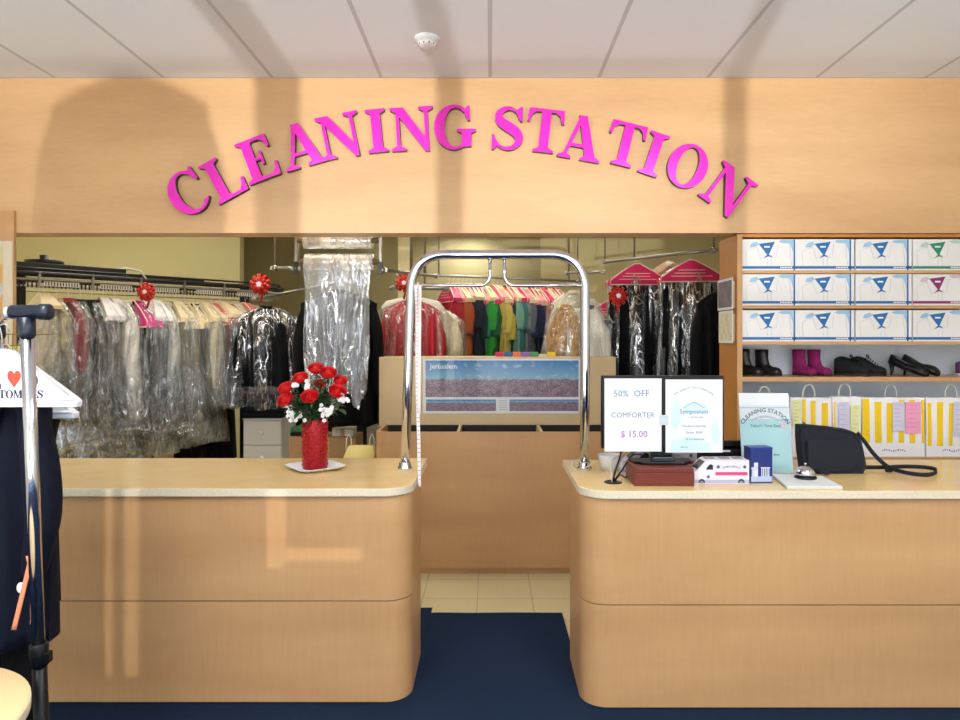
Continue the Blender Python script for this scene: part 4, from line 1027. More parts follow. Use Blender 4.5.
# striped bags
YEL = mat((244, 206, 12), .6, 0, .05, name='yellow_print'); BGW = mat((240, 240, 246), .55, 0, .03, 10, (1, 1, 1), .2, 20, name='white_paper_bag')
RECC = {'pink': mat((238, 160, 196), .7, name='pink_slip'), 'lavender': mat((206, 206, 232), .7, name='lavender_slip'), 'lime': mat((226, 230, 168), .7, name='lime_slip')}
def bag(px0, px1, stripes, slips, label, ytop=399, Y0=3.925, txt=True):
    zb_ = Z(457.5) + .0003
    x0, x1 = X(px0, Y0), X(px1, Y0); zt_ = Z(ytop, Y0)
    t = thing('striped_paper_bag', label, 'paper bag', (x0, Y0, zb_), group='yellow striped paper bags')
    W_, H_ = x1 - x0, zt_ - zb_; D = .07
    m = MB(); R = []
    def yw(u, v): return .004 * math.sin(9 * u + 5 * v + px0) * v
    m.grid(lambda u, v: (u * W_, yw(u, v) + .004, v * H_ + .003 * math.sin(u * 14 + px0) * v), 14, 6)
    m.grid(lambda u, v: (u * W_, D - .02 * v, v * H_), 4, 3)
    for s in (0, W_):
        m.grid(lambda u, v, s=s: (s + (.008 if s == 0 else -.008) * math.sin(PI * u) * v, .004 + yw(s / W_, v) * (1 - u) + (D - .004 - .02 * v) * u, v * H_), 4, 6)
    m.box(0, W_, .004, D, 0, .001)
    m.build('body', BGW, t, norm=True)
    for k, (a, b2, lo, hi) in enumerate(stripes):
        a_, b_ = (X(a, Y0) - x0) / W_, (X(b2, Y0) - x0) / W_; lo_, hi_ = (Z(lo, Y0) - zb_) / H_, (Z(hi, Y0) - zb_) / H_
        m = MB().grid(lambda u, v: ((a_ + (b_ - a_) * u) * W_, yw(a_ + (b_ - a_) * u, lo_ + (hi_ - lo_) * v) + .0028, (lo_ + (hi_ - lo_) * v) * H_), 2, 8); m.build('yellow_stripe', YEL, t)
    for (a, b2, lo, hi, cn) in slips:
        m = MB().box(X(a, Y0) - x0, X(b2, Y0) - x0, -.007, -.0064, Z(lo, Y0) - zb_, Z(hi, Y0) - zb_); m.build('stapled_slip', RECC[cn], t)
        m = MB()
        for j in range(6):
            z_ = Z(hi + 3 + j * (lo - hi - 5) / 6, Y0) - zb_; m.box(X(a + 1.5, Y0) - x0, X(b2 - 1.5 - 2 * (j % 2), Y0) - x0, -.0076, -.0071, z_, z_ + .0016)
        m.build('slip_writing', mat((150, 120, 160), .7, name='violet_ink'), t)
    if txt:
        q0 = X((px0 + px1) / 2, Y0) - x0
        m = MB()
        for j in range(11): 
            a = (j - 5) * .0125; m.box(q0 + a - .003, q0 + a + .003, .0, .0012, .032 + .004 * math.sin(j), .037 + .004 * math.sin(j) + .003 * (j % 2))
        m.build('print_line', mat((90, 90, 130), .7, name='dark_print2'), t)
    for yy in (.012, D - .025):
        c = W_ / 2 + (.01 if yy > .02 else -.01)
        MB().tube([(c - .034, yy, H_ - .02), (c - .033, yy, H_ + .035), (c - .02, yy - .002, H_ + .066), (c, yy - .004, H_ + .076), (c + .02, yy - .002, H_ + .066), (c + .033, yy, H_ + .035), (c + .034, yy, H_ - .02)], .0022, 6).build('handle', mat((240, 238, 226), .6, name='white_twist_cord'), t)
bag(744, 789, [(746, 750, 444, 401), (755, 760, 444, 401), (780, 786, 444, 401)], [], 'striped paper bag mostly hidden behind the mint counter sign', 400)
bag(790.5, 832, [(802, 806, 444, 399.5), (811, 816, 444, 401), (822, 828, 443, 403)], [(792, 800, 426, 400, 'lime')], 'yellow striped paper bag between the mint sign and the purse, lime slip on it', 398)
bag(833, 861.5, [(834, 836, 442, 402)], [(838, 848, 436, 402, 'lavender'), (850, 859, 434, 405, 'lime')], 'mostly white bag with lavender and lime slips directly behind the purse', 397)
bag(862.5, 925, [(862.5, 870, 443, 399), (875, 882, 443, 402), (887, 893, 443, 403), (899, 904.5, 443, 400), (910, 915.5, 443, 400), (922, 925, 443, 400)], [(892, 903.5, 431, 402, 'lavender'), (905, 920, 433.5, 402, 'pink')], 'yellow striped paper bag with a pink slip stapled on it', 398)
bag(926.5, 982, [(928, 932, 446, 403), (937.5, 943.5, 446, 402), (949, 953, 446, 403), (960, 965, 446, 402), (972, 977, 446, 402)], [(953, 966, 436, 402, 'lavender')], 'yellow striped paper bag furthest along the shelf, lavender slip at its edge', 398)

# photos and leaflets pinned on the side panel
def pin(py0, py1, Y0, Y1, m, name, label, x):
    t = thing(name, label, name.replace('_', ' '), (x, Y0, Z(py1, (Y0 + Y1) / 2)))
    h_ = Z(py0, (Y0 + Y1) / 2) - Z(py1, (Y0 + Y1) / 2)
    MB().box(-.02, -.0165, 0, Y1 - Y0, 0, h_).build('sheet', PAPER, t)
    MB().box(-.0212, -.0202, .012, Y1 - Y0 - .012, h_ * .08, h_ * .92).build('printed_area', m, t)
    MB().box(-.0160, -.0005, .02, Y1 - Y0 - .02, .01, h_ - .02).build('backing_block', CREAM, t)
pin(279, 310, 3.915, 4.17, mat((120, 112, 120), .4, 0, .5, 14, name='photo_print'), 'photo_card', 'snapshot pinned on the side panel of the shelf unit above the leaflets', ux0)
pin(311, 343, 3.915, 4.15, mat((226, 216, 186), .6, 0, .25, 30, name='leaflet_print'), 'leaflet_holder', 'cream leaflets in a holder on the shelf unit side panel below the snapshot', ux0)  # leaflets in a holder set just off the side panel
# ------------------------------------------------------------------ garments
def fold_ring(hw, d, z, t, ph, amp, n=44, freq=(5, 9, 14), cx=0.0, cy=0.0, sq_=.75):
    R = []
    for k in range(n):
        a = 2 * PI * k / n
        c, s_ = math.cos(a), math.sin(a)
        f = 1 + amp * t * (math.sin(freq[0] * a + ph[0] + 2.2 * t) + .7 * math.sin(freq[1] * a + ph[1] - 1.7 * t) + .45 * math.sin(freq[2] * a + ph[2]))
        R.append((cx + hw * (1 if c > 0 else -1) * abs(c) ** sq_, cy + d * s_ * f + amp * .25 * t * math.sin(freq[1] * a + ph[2]), z))
    return R
def body_mesh(W, L, D, amp=.3, neck=.06, slope=.085, z0=-.085, flare=.08, rows=20, hem=0.0, seedphase=None, extra=0.0, jag=0.0):
    ph = seedphase or [rnd.uniform(0, 6) for _ in range(3)]
    R = []
    for i in range(7):
        f = i / 6; R.append(fold_ring(neck + extra + (W - neck) * (.75 * f + .25 * math.sin(f * PI / 2)), (.018 + extra) + (D * .75 - .018) * f, z0 - slope * f ** 1.25, .05 + .1 * f, ph, amp * .6))
    for i in range(1, rows + 1):
        f = i / rows
        hw = (W + extra) * (1 - .06 * math.sin(PI * min(1, f * 1.6)) + flare * f)
        rr = fold_ring(hw, (D + extra) * (.75 + .25 * min(1, f * 4)) * (1 + .1 * f), z0 - slope - (L - slope) * f, .2 + .8 * f, ph, amp)
        if jag and i == rows: rr = [(x, y, z + jag * math.sin(k * 1.9) * .5 + jag * .4 * math.sin(k * .7)) for k, (x, y, z) in enumerate(rr)]
        R.append(rr)
    return MB().loft(R), ph
def sleeve_mesh(sd, W, L, z0=-.085, slope=.085, r0=.062, r1=.045, out=.055, fwd=-.02):
    R = []; ph = rnd.uniform(0, 6)
    for i in range(13):
        f = i / 12
        cx = sd * (W - .045 + out * math.sin(min(1, f * 1.8) * PI / 2)); z = z0 - slope + .01 - L * f
        r = (r0 * math.sin(min(1, (f + .12) * 2.2) * PI / 2)) * (1 - f) + r1 * f
        a0 = []
        for k in range(16):
            a = 2 * PI * k / 16; q = 1 + .10 * math.sin(3 * a + ph + 5 * f) + .05 * math.sin(7 * a + 14 * f)
            a0.append((cx + r * .72 * math.cos(a) * q, fwd * f + r * math.sin(a) * q, z + .012 * math.sin(a) * 0))
        R.append(a0)
    return MB().loft(R)
HG = mat((200, 198, 190), .3, .8, .03, name='wire_hanger_steel')
def hanger(parent, W, z0=-.085, slope=.085):
    m = MB()
    hk = [(0.018, 0, -.012), (.016, 0, .001), (.006, 0, .009), (-.006, 0, .006), (-.010, 0, -.006), (-.004, 0, -.022), (0, 0, -.04), (0, 0, z0 + .02), (W * .98, 0, z0 - slope + .012), (-W * .98, 0, z0 - slope + .012), (0, 0, z0 + .02)]
    m.tube(hk, .0017, 5)
    return m.build('hanger', HG, parent)
def cape(parent, W, m, border=CREAMCAPE, z0=-.045, drop=.165, text=True, d=.022):
    P = [(-.02, z0), (.02, z0), (W * .55, z0 - drop * .36), (W, z0 - drop * .80), (W, z0 - drop), (-W, z0 - drop), (-W, z0 - drop * .80), (-W * .55, z0 - drop * .36)]
    k = MB()
    F_ = [k.bm.verts.new((x, -d * (.4 + .6 * (z0 - z) / drop), z)) for x, z in P]; B_ = [k.bm.verts.new((x, d * (.4 + .6 * (z0 - z) / drop), z)) for x, z in P]
    k.bm.faces.new(F_); k.bm.faces.new(B_[::-1])
    for i in range(8):
        j = (i + 1) % 8; k.bm.faces.new((F_[i], B_[i], B_[j], F_[j]))
    o = k.build('shoulder_cover', m, parent)
    e = MB(); e.tube([(x, -d * (.4 + .6 * (z0 - z) / drop), z) for x, z in P], .0045, 5, closed=True); e.build('cover_edge', border, o)
    if text:
        e = MB()
        for r in range(3):
            w_ = W * (.45 + .12 * r); z = z0 - drop * (.48 + .14 * r); y = -d * (.4 + .6 * (z0 - z) / drop) - .0015
            e.box(-w_, w_ * (.9 - .2 * (r % 2)), y - .0004, y + .0004, z, z + .004)
        e.build('faint_print', border, o)
    return o
def garment(kind, label, cat, loc, rz, colour, W=.21, L=.8, D=.06, sleeves=.55, bagm=None, bagL=None, capem=None, group=None, collar=None, amp=.3, flare=.06, scale=1.0, bagw=.0):
    t = thing(kind, label, cat, loc, rz, group)
    b, ph = body_mesh(W, L, D, amp, flare=flare)
    b.build('body', colour, t)
    if sleeves:
        for s in (-1, 1): sleeve_mesh(s, W, sleeves).build('sleeve', colour, t)
    hanger(t, W)
    MB().lathe([(.052, -.004), (.050, .012), (.044, .028), (.038, .030), (.040, .010), (.044, -.004)], (0, 0, -.094), 20).build('collar', collar or colour, t)
    if capem: cape(t, W + (.045 if bagm else .03), capem, z0=-.05 if bagm else -.055, drop=.17, d=D + (.04 if bagm else .02))
    if bagm:
        p, _ = body_mesh(W + .055 + bagw, bagL or (L + .14), D + .035, .55, z0=-.068, flare=flare + .05, extra=.010, jag=.03, neck=.03, slope=.12)
        p.build('plastic_cover', bagm, t)
    if scale != 1.0: t.scale = (scale,) * 3
    return t

# ---- conveyor rack on the left
A_ = Vector((-3.10, 4.72, 0)); B_ = Vector((-1.98, 6.06, 0)); dr = (B_ - A_).normalized(); Lr = (B_ - A_).length; ZR = 1.955
ang = math.atan2(dr.y, dr.x)
cv = thing('garment_conveyor', 'black motorised garment conveyor running along the left of the workroom', 'conveyor', (A_.x, A_.y, 0), ang)
def stad(r_out, z, sp=.62):          # racetrack in local xy, near run on y=0
    P = []
    for i in range(9): P.append((Lr * i / 8, 0 - r_out, z))
    for i in range(1, 12): a = -PI / 2 + PI * i / 12; P.append((Lr + (sp / 2 + r_out) * math.cos(a), sp / 2 + (sp / 2 + r_out) * math.sin(a), z))
    for i in range(9): P.append((Lr - Lr * i / 8, sp + r_out, z))
    for i in range(1, 12): a = PI / 2 + PI * i / 12; P.append((-(sp / 2 + r_out) * -math.cos(a) , sp / 2 + (sp / 2 + r_out) * math.sin(a), z))
    return P
MB().tube(stad(.02, ZR + .085), .016, 8, closed=True).build('upper_track', BLACKM, cv)
MB().tube(stad(.02, ZR + .045), .010, 8, closed=True).build('lower_track', STEEL, cv)
MB().tube(stad(.0, ZR), .006, 6, closed=True).build('hook_rail', STEEL, cv)
MB().tube(stad(-.0, ZR + .12), .008, 6, closed=True).build('drive_chain', BLACKM, cv)
P = stad(.0, ZR)
# hook plates along the near run: slotted number strips
m = MB(); n_ = 74
for k in range(n_):
    x = -.1 + (Lr + .15) * k / n_; m.box(x, x + .008, -.012, -.004, ZR - .012, ZR + .05)
m.build('hook_teeth', BLACKM, cv)['kind'] = 'stuff'
for k in range(5):
    x = .05 + k * .36; m = MB().box(x, x + .22, -.016, -.013, ZR + .002, ZR + .036); m.build('number_strip', mat((214, 212, 200), .4, .2, .05, name='number_plate'), cv)
    mm = MB()
    for j in range(12): mm.box(x + .008 + j * .018, x + .014 + j * .018, -.0172, -.0162, ZR + .006, ZR + .03)
    mm.build('number_marks', BLACKP, cv)
for k in range(6):
    x = .02 + Lr * k / 5.2; MB().box(x - .008, x + .008, -.035, -.018, ZR - .01, ZR + .10).build('bracket', STEEL, cv)
MB().box(-.28, .62, .05, .42, ZR + .105, ZR + .165).build('track_cover', BLACKM, cv, bevel=.006)
MB().box(.66, 1.25, .08, .40, ZR + .10, ZR + .125).build('track_cover', BLACKM, cv, bevel=.006)
MB().box(-.34, -.12, -.03, .2, ZR + .07, ZR + .15).build('corner_cover', BLACKM, cv, bevel=.006)
MB().lathe([(.12, 0), (.12, .03), (.05, .035), (.03, .04), (.03, .07), (0, .072)], (.12, .2, ZR + .1655), 24).build('drive_wheel', BLACKM, cv)
MB().tube([(.50, .1, ZR + .15), (.62, .05, ZR + .17), (.70, .0, ZR + .15), (.73, -.03, ZR + .09)], .008, 8).build('power_cable', mat((190, 190, 180), .5, name='grey_cable'), cv)
for x, y in ((.0, .31), (Lr, .31)):
    MB().box(x - .03, x + .03, y - .03, y + .03, 0, ZR + .10).build('post', BLACKM, cv, bevel=.004)

# garments hanging on its near run
C = lambda *a: cloth(a)
GREY = C(70, 68, 62); PAT = mat((196, 180, 134), .8, 0, .5, 22, (1, 1, 1), .3, 60, name='patterned_cloth')
CL = [ # name, colour, words, W, L, sleeves, cape
 ('blouse', C(226, 210, 172), 'cream blouse with a ruffled paper collar', .17, .80, .42, 'cream'),
 ('blouse', PAT, 'beige patterned blouse', .17, .66, .4, None),
 ('blouse', C(150, 60, 74), 'maroon and white blouse', .17, .72, .42, None),
 ('trousers', C(40, 42, 44), 'charcoal trousers', .13, 1.0, 0, None),
 ('suit_jacket', C(26, 27, 30), 'black jacket with a pink tag', .19, .90, .58, None),
 ('suit_jacket', C(84, 78, 66), 'taupe jacket under a white paper cover', .19, .84, .56, 'white'),
 ('trousers', C(30, 32, 36), 'black trousers', .15, 1.02, 0, 'white'),
 ('dress_shirt', C(236, 230, 214), 'long white shirt dress', .19, .92, .6, None),
 ('suit_jacket', C(24, 26, 30), 'black jacket under a pink and yellow cover', .19, .98, .58, 'multi'),
 ('trousers', C(20, 22, 26), 'shiny black trousers', .16, 1.04, 0, 'white'),
 ('suit_jacket', C(60, 66, 76), 'slate grey jacket', .19, .90, .58, 'white'),
 ('dress_shirt', C(226, 222, 210), 'off white shirt', .19, .86, .58, None),
 ('coat', C(122, 104, 66), 'olive brown coat', .19, .96, .6, 'cream'),
 ('coat', C(158, 136, 88), 'tan coat', .19, .90, .6, 'cream'),
 ('trousers', C(18, 20, 24), 'black trousers on a pale cover', .16, .92, 0, 'cream'),
 ('dress_shirt', C(214, 204, 170), 'pale straw shirt', .19, .80, .58, 'cream'),
 ('blouse', C(160, 70, 50), 'rust red blouse', .18, .72, .5, 'pink'),
 ('dress_shirt', C(200, 196, 160), 'pale khaki shirt', .19, .78, .58, 'cream'),
 ('blouse', C(92, 130, 72), 'green blouse', .18, .66, .5, 'pink'),
 ('dress_shirt', C(206, 200, 176), 'stone coloured shirt', .19, .80, .58, 'cream'),
 ('trousers', C(30, 34, 30), 'dark green trousers', .15, .80, 0, 'pink'),
 ('dress_shirt', C(196, 190, 160), 'bagged beige shirt', .19, .78, .58, 'cream'),
 ('trousers', C(22, 22, 26), 'thin black trousers', .15, .9, 0, None),
]
CAPES = {'cream': mat((224, 206, 166), .6, 0, .06, name='cream_cover'), 'white': mat((236, 232, 234), .6, 0, .04, name='white_cover'), 'pink': mat((216, 120, 110), .6, 0, .2, 30, (6, 1, 1), name='pink_striped_cover'), 'multi': mat((220, 40, 140), .6, 0, .1, name='magenta_cover')}
rzc = ang - PI / 2
for k, (nm, cm, words, W_, L_, sl, cp_) in enumerate(CL):
    L_ *= .94 - .10 * k / len(CL)
    f = (k + .2) / len(CL); p = A_ + dr * (Lr * f + .04)
    e = ['nearest the pillar end' if k == 0 else '', ][0]
    where = {0: 'first on the conveyor', len(CL) - 1: 'last on the conveyor rail by the black suit'}.get(k)
    if where is None:
        o_ = ['second', 'third', 'fourth', 'fifth', 'sixth', 'seventh', 'eighth', 'ninth', 'tenth', 'eleventh', 'twelfth']
        where = (o_[k - 1] + ' along the conveyor') if k <= 11 else (o_[len(CL) - 2 - k] + ' from the conveyor far end')
    bm_ = BAGD if sum(cm.node_tree.nodes['Mix (Legacy)'].inputs[1].default_value[:3]) < .2 and False else BAG
    g = garment(nm, words + ' in clear bag, ' + where, nm.replace('_', ' '), (p.x, p.y, ZR - .012), rzc + rnd.uniform(-.22, .22), cm, W_, L_, .03, sl, BAG if k % 3 else BAGL, min(L_ + rnd.uniform(.06, .22), 1.1), CAPES.get(cp_), 'bagged clothes on the conveyor')
    g.scale = (rnd.uniform(.92, 1.1), 1, rnd.uniform(.93, 1.12))
    for c_ in g.children:
        if c_.name.startswith('shoulder_cover'): c_.scale = (1, 1, rnd.uniform(.7, 1.25))
# heavy bunched bags low in the middle of the conveyor hang from the same hooks: long gown bags
for k, (f, L_, lab) in enumerate(((.32, 1.30, 'long taupe gown in clear bag reaching lowest on the conveyor'), (.52, 1.12, 'long dark grey gown in clear bag behind the tan coats'))):
    p = A_ + dr * (Lr * f) + Vector((-dr.y, dr.x, 0)) * .10
    garment('gown', lab, 'gown', (p.x, p.y, ZR - .012), rzc, C(130, 116, 92) if k == 0 else GREY, .18, L_ - .1, .05, 0, BAG, L_, None, 'long gowns on the conveyor')

# dark coats added on the conveyor far run to darken the area behind
nrm = Vector((-dr.y, dr.x, 0))
for k, (f, nm) in enumerate(((.12, 'first'), (.28, 'second'), (.44, 'third'), (.60, 'fourth'), (.76, 'fifth'), (.92, 'sixth'))):
    p = A_ + dr * (Lr * f) + nrm * .62
    garment('coat', 'added dark coat filling the far run of the conveyor, %s from the pillar side' % nm, 'coat', (p.x, p.y, ZR - .012), rzc + .3, C(24, 24, 27) if k % 2 else C(34, 30, 26), .21, 1.35, .06, .6, None, None, None, 'added dark coats on the far run')
# ---- facing garments behind the left counter and the gap
def gat(px, py, Y): return at(px, py, Y)
SUIT = cloth((11, 11, 14))
garment('suit_jacket', 'black suit in shiny clear bag hanging between the conveyor and the film roll', 'suit', gat(268, 298, 5.55), .12, SUIT, .215, .62, .07, .55, BAGD, .80, None, None, bagw=.0)
garment('coat', 'wide black coat hanging behind the clear film roll', 'coat', gat(339, 281, 5.25), 0, BLACKC, .29, 1.0, .10, .7, None)
garment('suit_jacket', 'red jacket in clear bag with a white hanger cover beside the chrome arch', 'jacket', gat(412, 290, 5.62), 0, mat((176, 16, 34), .6, 0, .15, 9, (1, 1, .4), .3, 40, name='red_cloth'), .23, .80, .06, .6, BAG, .9)
garment('blouse', 'cream blouse hanging just right of the red jacket', 'blouse', gat(438, 300, 5.75), -.5, C(230, 218, 178), .19, .8, .06, .55, BAG, .9)
wc = thing('padded_hanger_cover', 'white padded shoulder cover over the red jacket hanger', 'hanger cover', gat(412, 290, 5.60), 0)
MB().tube([(-.245, .04, -.155), (-.2, .04, -.118), (-.1, .04, -.09), (0, .04, -.07), (.1, .04, -.09), (.2, .04, -.118), (.25, .04, -.16)], [.02, .034, .03, .022, .03, .034, .02], 10).build('pad', mat((234, 228, 214), .8, name='white_padding'), wc)
garment('blouse', 'cream blouse in clear bag at the right end of the coloured shirts', 'blouse', gat(574, 283, 5.75), -.35, C(234, 226, 196), .17, .7, .06, .5, BAG, .85, None)
garment('blouse', 'brown leaf patterned blouse in clear bag in front of the cream one', 'blouse', gat(566, 297, 5.55), -1.0, mat((170, 128, 72), .8, 0, .9, 26, (1, 1, 1), .2, 40, name='leaf_print_cloth'), .15, .7, .05, .45, BAG, .8, None)
garment('dress_shirt', 'white shirt with blue collar in clear bag beside the leaf patterned blouse', 'shirt', gat(588, 297, 5.45), -.2, C(232, 228, 212), .13, .7, .05, .45, BAG, .8, None, collar=C(90, 100, 130))
# pink caped suits on the right
garment('suit_jacket', 'black suit in bag with a low pink shoulder card, half hidden by the chrome arch', 'suit', gat(611, 294, 5.9), 0, SUIT, .19, .8, .06, .5, BAGD, .95, PINKCAPE)
garment('suit_jacket', 'black suit in shiny bag under a pink shoulder card, next to the gold star bow', 'suit', gat(636, 258, 5.5), 0.04, SUIT, .18, .95, .07, .55, BAGD, 1.15, PINKCAPE, bagw=-.01)
garment('suit_jacket', 'black suit in shiny bag under the higher pink shoulder card by the shelf unit', 'suit', gat(690, 254, 5.3), -.06, SUIT, .19, .95, .07, .55, BAGD, 1.15, PINKCAPE, bagw=-.01)
garment('dress_shirt', 'white covered shirt peeping out between the two pink shoulder cards', 'shirt', gat(668, 255, 5.75), 0, C(226, 220, 200), .17, .7, .05, .5, None, None, CAPES['cream'])
garment('suit_jacket', 'plain matt black jacket without a bag against the shelf unit panel', 'jacket', gat(724, 279, 4.62), 0, BLACKC, .185, 1.0, .09, .6, None)

# ---- coloured shirts on the centre rail
R0 = Vector((at(400, 0, 6.0).x, 6.0, 2.154)); R1 = Vector((at(577, 0, 6.75).x, 6.75, 2.154))
def clampend(m, p):
    m.sph(p, .022, 8, 6); m.box(p[0] - .03, p[0] + .03, p[1] - .012, p[1] + .012, p[2] - .012, p[2] + .012)
def rail(label, a, b, rods, r=.012, group='ceiling hung garment rails'):
    t = thing('hanging_rail', label, 'clothes rail', (0, 0, 0), group=group)
    m = MB(); m.tube([a, b], r, 8); m.build('bar', STEEL, t)
    for e in (a, b):
        m = MB(); clampend(m, e); m.build('clamp', STEEL, t)
    for u in rods:
        p = Vector(a).lerp(Vector(b), u)
        MB().tube([p, (p.x, p.y, ZC)], .007, 6).build('rod', STEEL, t)
    return t
rail('long steel rail holding the coloured shirts, hung from the ceiling', R0, R1, (.06, .2, .95))
rail('slanting steel rail over the pink carded suits', at(605, 262, 5.75), at(714, 250, 4.965), (0, .30, 1))
rail('short steel rail between the chrome arch and the pink carded suits', at(567, 273, 6.1), at(603, 272, 6.0), (.05, .3))
rail('short steel rail left of the clear film roll', at(275, 268, 4.6), at(296, 268.5, 4.5), (.0,))
rail('steel rail to the right of the clear film roll', at(383, 270, 4.5), at(436, 276, 6.0) , (.45, .75))
rail('steel rail above the bagged black suit between conveyor and film roll', at(255, 299, 5.55), at(345, 281, 5.3), (.5,))
rail('low steel rail carrying the red jacket', at(392, 288, 5.6), at(446, 289, 5.7), (.6,))
SC = [((168, 44, 60), 'crimson'), ((190, 60, 50), 'brick red'), ((196, 96, 50), 'burnt orange'), ((120, 66, 50), 'chestnut'), ((50, 50, 70), 'ink blue'), ((42, 46, 62), 'dark slate'), ((34, 60, 56), 'bottle green'),
      ((64, 132, 126), 'teal'), ((46, 160, 58), 'bright green'), ((36, 92, 52), 'forest green'), ((196, 176, 80), 'mustard'), ((214, 196, 100), 'yellow'), ((196, 178, 70), 'gold'), ((30, 64, 56), 'dark teal'), ((120, 170, 152), 'pale sea green'),
      ((60, 120, 118), 'blue green'), ((130, 134, 140), 'silver grey'), ((92, 104, 112), 'steel grey'), ((40, 50, 84), 'navy'), ((30, 36, 66), 'midnight blue'), ((64, 70, 96), 'grey blue'), ((170, 84, 56), 'copper'), ((196, 110, 84), 'salmon'), ((130, 64, 62), 'plum brown'), ((150, 70, 66), 'rose brown'), ((120, 50, 54), 'wine red')]
d2 = (R1 - R0).normalized(); a2 = math.atan2(d2.y, d2.x) - PI / 2 + .12
first = None
pk = [PINKCAPE, mat((232, 150, 150), .6, 0, .2, 20, name='faded_pink_card'), CAPES['cream']]
for k, (c, nm) in enumerate(SC):
    f = .255 + (.86 - .255) * k / (len(SC) - 1)
    p = R0.lerp(R1, f); p.z -= .012
    lab = nm + ' shirt in the row of coloured shirts behind the poster board'
    rz_ = a2 + rnd.uniform(-.1, .1)
    if first is None:
        first = garment('coloured_shirt', lab, 'shirt', p, rz_, cloth(c), .165, .8, .026, .34, None, None, pk[0], 'coloured shirts on the centre rail')
    else:
        m_ = cloth(tuple(int(v * .86 + 10) for v in c)); c_ = dup(first, p, rz_, lab, {'body': m_, 'sleeve': m_, 'collar': m_, 'shoulder_cover': pk[k * 7 % 3]}); c_.scale = (rnd.uniform(.92, 1.04), 1, rnd.uniform(.9, 1.12))

# ---- film rolls
fr2 = thing('film_roll_stand', 'two big rolls of clear garment film hung from the ceiling with film trailing down', 'film roll', (0, 0, 0))
Yr = 4.5
xa_, xb_ = at(304, 0, Yr).x, at(372, 0, Yr).x
for (py, lab, dx) in ((240.5, 'upper_roll', 0), (262, 'lower_roll', .01)):
    c = at(0, py, Yr)
    prof = [(.02, 0), (.052, .0), (.055, .004)] + [(.055 + .0018 * math.sin(k * 2.1), .01 + (xb_ - xa_ - .02) * k / 14) for k in range(15)] + [(.055, xb_ - xa_ - .004), (.052, xb_ - xa_), (.02, xb_ - xa_)]
    MB().lathe(prof, (xa_ + dx, Yr, c.z), 28, axis='x').build('roll', FILMROLL, fr2)
    MB().lathe([(.018, 0), (.018, xb_ - xa_ + .08)], (xa_ - .04 + dx, Yr, c.z), 12, axis='x').build('core', mat((120, 96, 70), .7, name='cardboard_core'), fr2)
for x in (xa_ - .05, xb_ + .055):
    MB().box(x - .008, x + .008, Yr - .012, Yr + .012, at(0, 270, Yr).z, ZC).build('bracket', STEEL, fr2)
    MB().box(x - .014, x + .014, Yr - .02, Yr + .02, at(0, 274, Yr).z, at(0, 262, Yr).z).build('bracket_joint', BLACKM, fr2)
ztop_ = at(0, 262, Yr).z; xw = xb_ - xa_
def filmf(u, v):
    Lz = .86 + .05 * math.sin(u * 17) + .03 * math.sin(u * 41) - .10 * max(0, u - .85)
    nar = 1 - .10 * v
    x = xa_ + .005 + xw * (.5 + (u - .5) * nar) + .006 * math.sin(7 * v + 9 * u)
    y = Yr - .056 + (.012 + .05 * v) * (math.sin(u * 24 + 1.8 * math.sin(3 * v)) + .5 * math.sin(u * 47 + 2 * v))
    return (x, y, ztop_ - Lz * v)
for k in (0, 1):
    MB().grid(lambda u, v, k=k: (filmf(u, v)[0] - .004 * k, filmf(min(1, u * .93 + .06 * k), v)[1] + .018 * k, filmf(u, v)[2] - .03 * k * v), 110, 26).build('hanging_film', FILM, fr2)

# ---- red ribbon bows
BOWR = mat((196, 34, 24), .3, .25, .15, 20, name='red_foil_ribbon'); BOWW = mat((238, 236, 240), .4, 0, .02, name='white_star')
def bow(px, py, Y, r, label):
    t = thing('ribbon_bow', label, 'bow', at(px, py, Y), group='red ribbon bows')
    m = MB()
    for ring_, n, tilt in ((1.0, 10, .15), (.72, 8, .55)):
        for k in range(n):
            a = 2 * PI * k / n + ring_
            R = []
            for j in range(13):
                q = 2 * PI * j / 12
                rad = r * ring_ * (.58 + .42 * math.cos(q)) ; h = -.012 - .3 * r * (1.15 - ring_) * 2 + r * .26 * math.sin(q) * 1
                c = Vector((math.cos(a), 0, math.sin(a))); s_ = Vector((-math.sin(a), 0, math.cos(a)))
                w_ = r * .17
                R.append([c * rad + s_ * w_ + Vector((0, h, 0)), c * rad - s_ * w_ + Vector((0, h, 0))])
            m.loft(R, cap=False, closed=False)
    m.build('loops', BOWR, t, solid=.0008)
    P = [(r * (.44 if i % 2 == 0 else .19) * math.cos(PI / 2 + i * PI / 5), r * (.44 if i % 2 == 0 else .19) * math.sin(PI / 2 + i * PI / 5)) for i in range(10)]
    MB().prism(P, -r * .62, -r * .58).build('star', BOWW, t)
    MB().tube([(0, .0, 0), (.01, .004, -r * .9), (-.005, .002, -r * 1.7)], .004, 4, flat=2.2).build('ribbon_tail', BOWR, t)
bow(147.5, 292, 4.95, .068, 'red ribbon bow with white star at the front of the garment conveyor')
bow(261, 284.5, 5.3, .082, 'red ribbon bow with white star above the bagged black suit')
bow(404.5, 283, 5.2, .07, 'red and white ribbon bow beside the top of the chrome arch')
bow(617.5, 296, 4.98, .072, 'orange red ribbon bow with star at the corner of the lower pink shoulder card')
bow(724, 289, 4.45, .045, 'small red ribbon bow between the black jacket and the shelf unit')

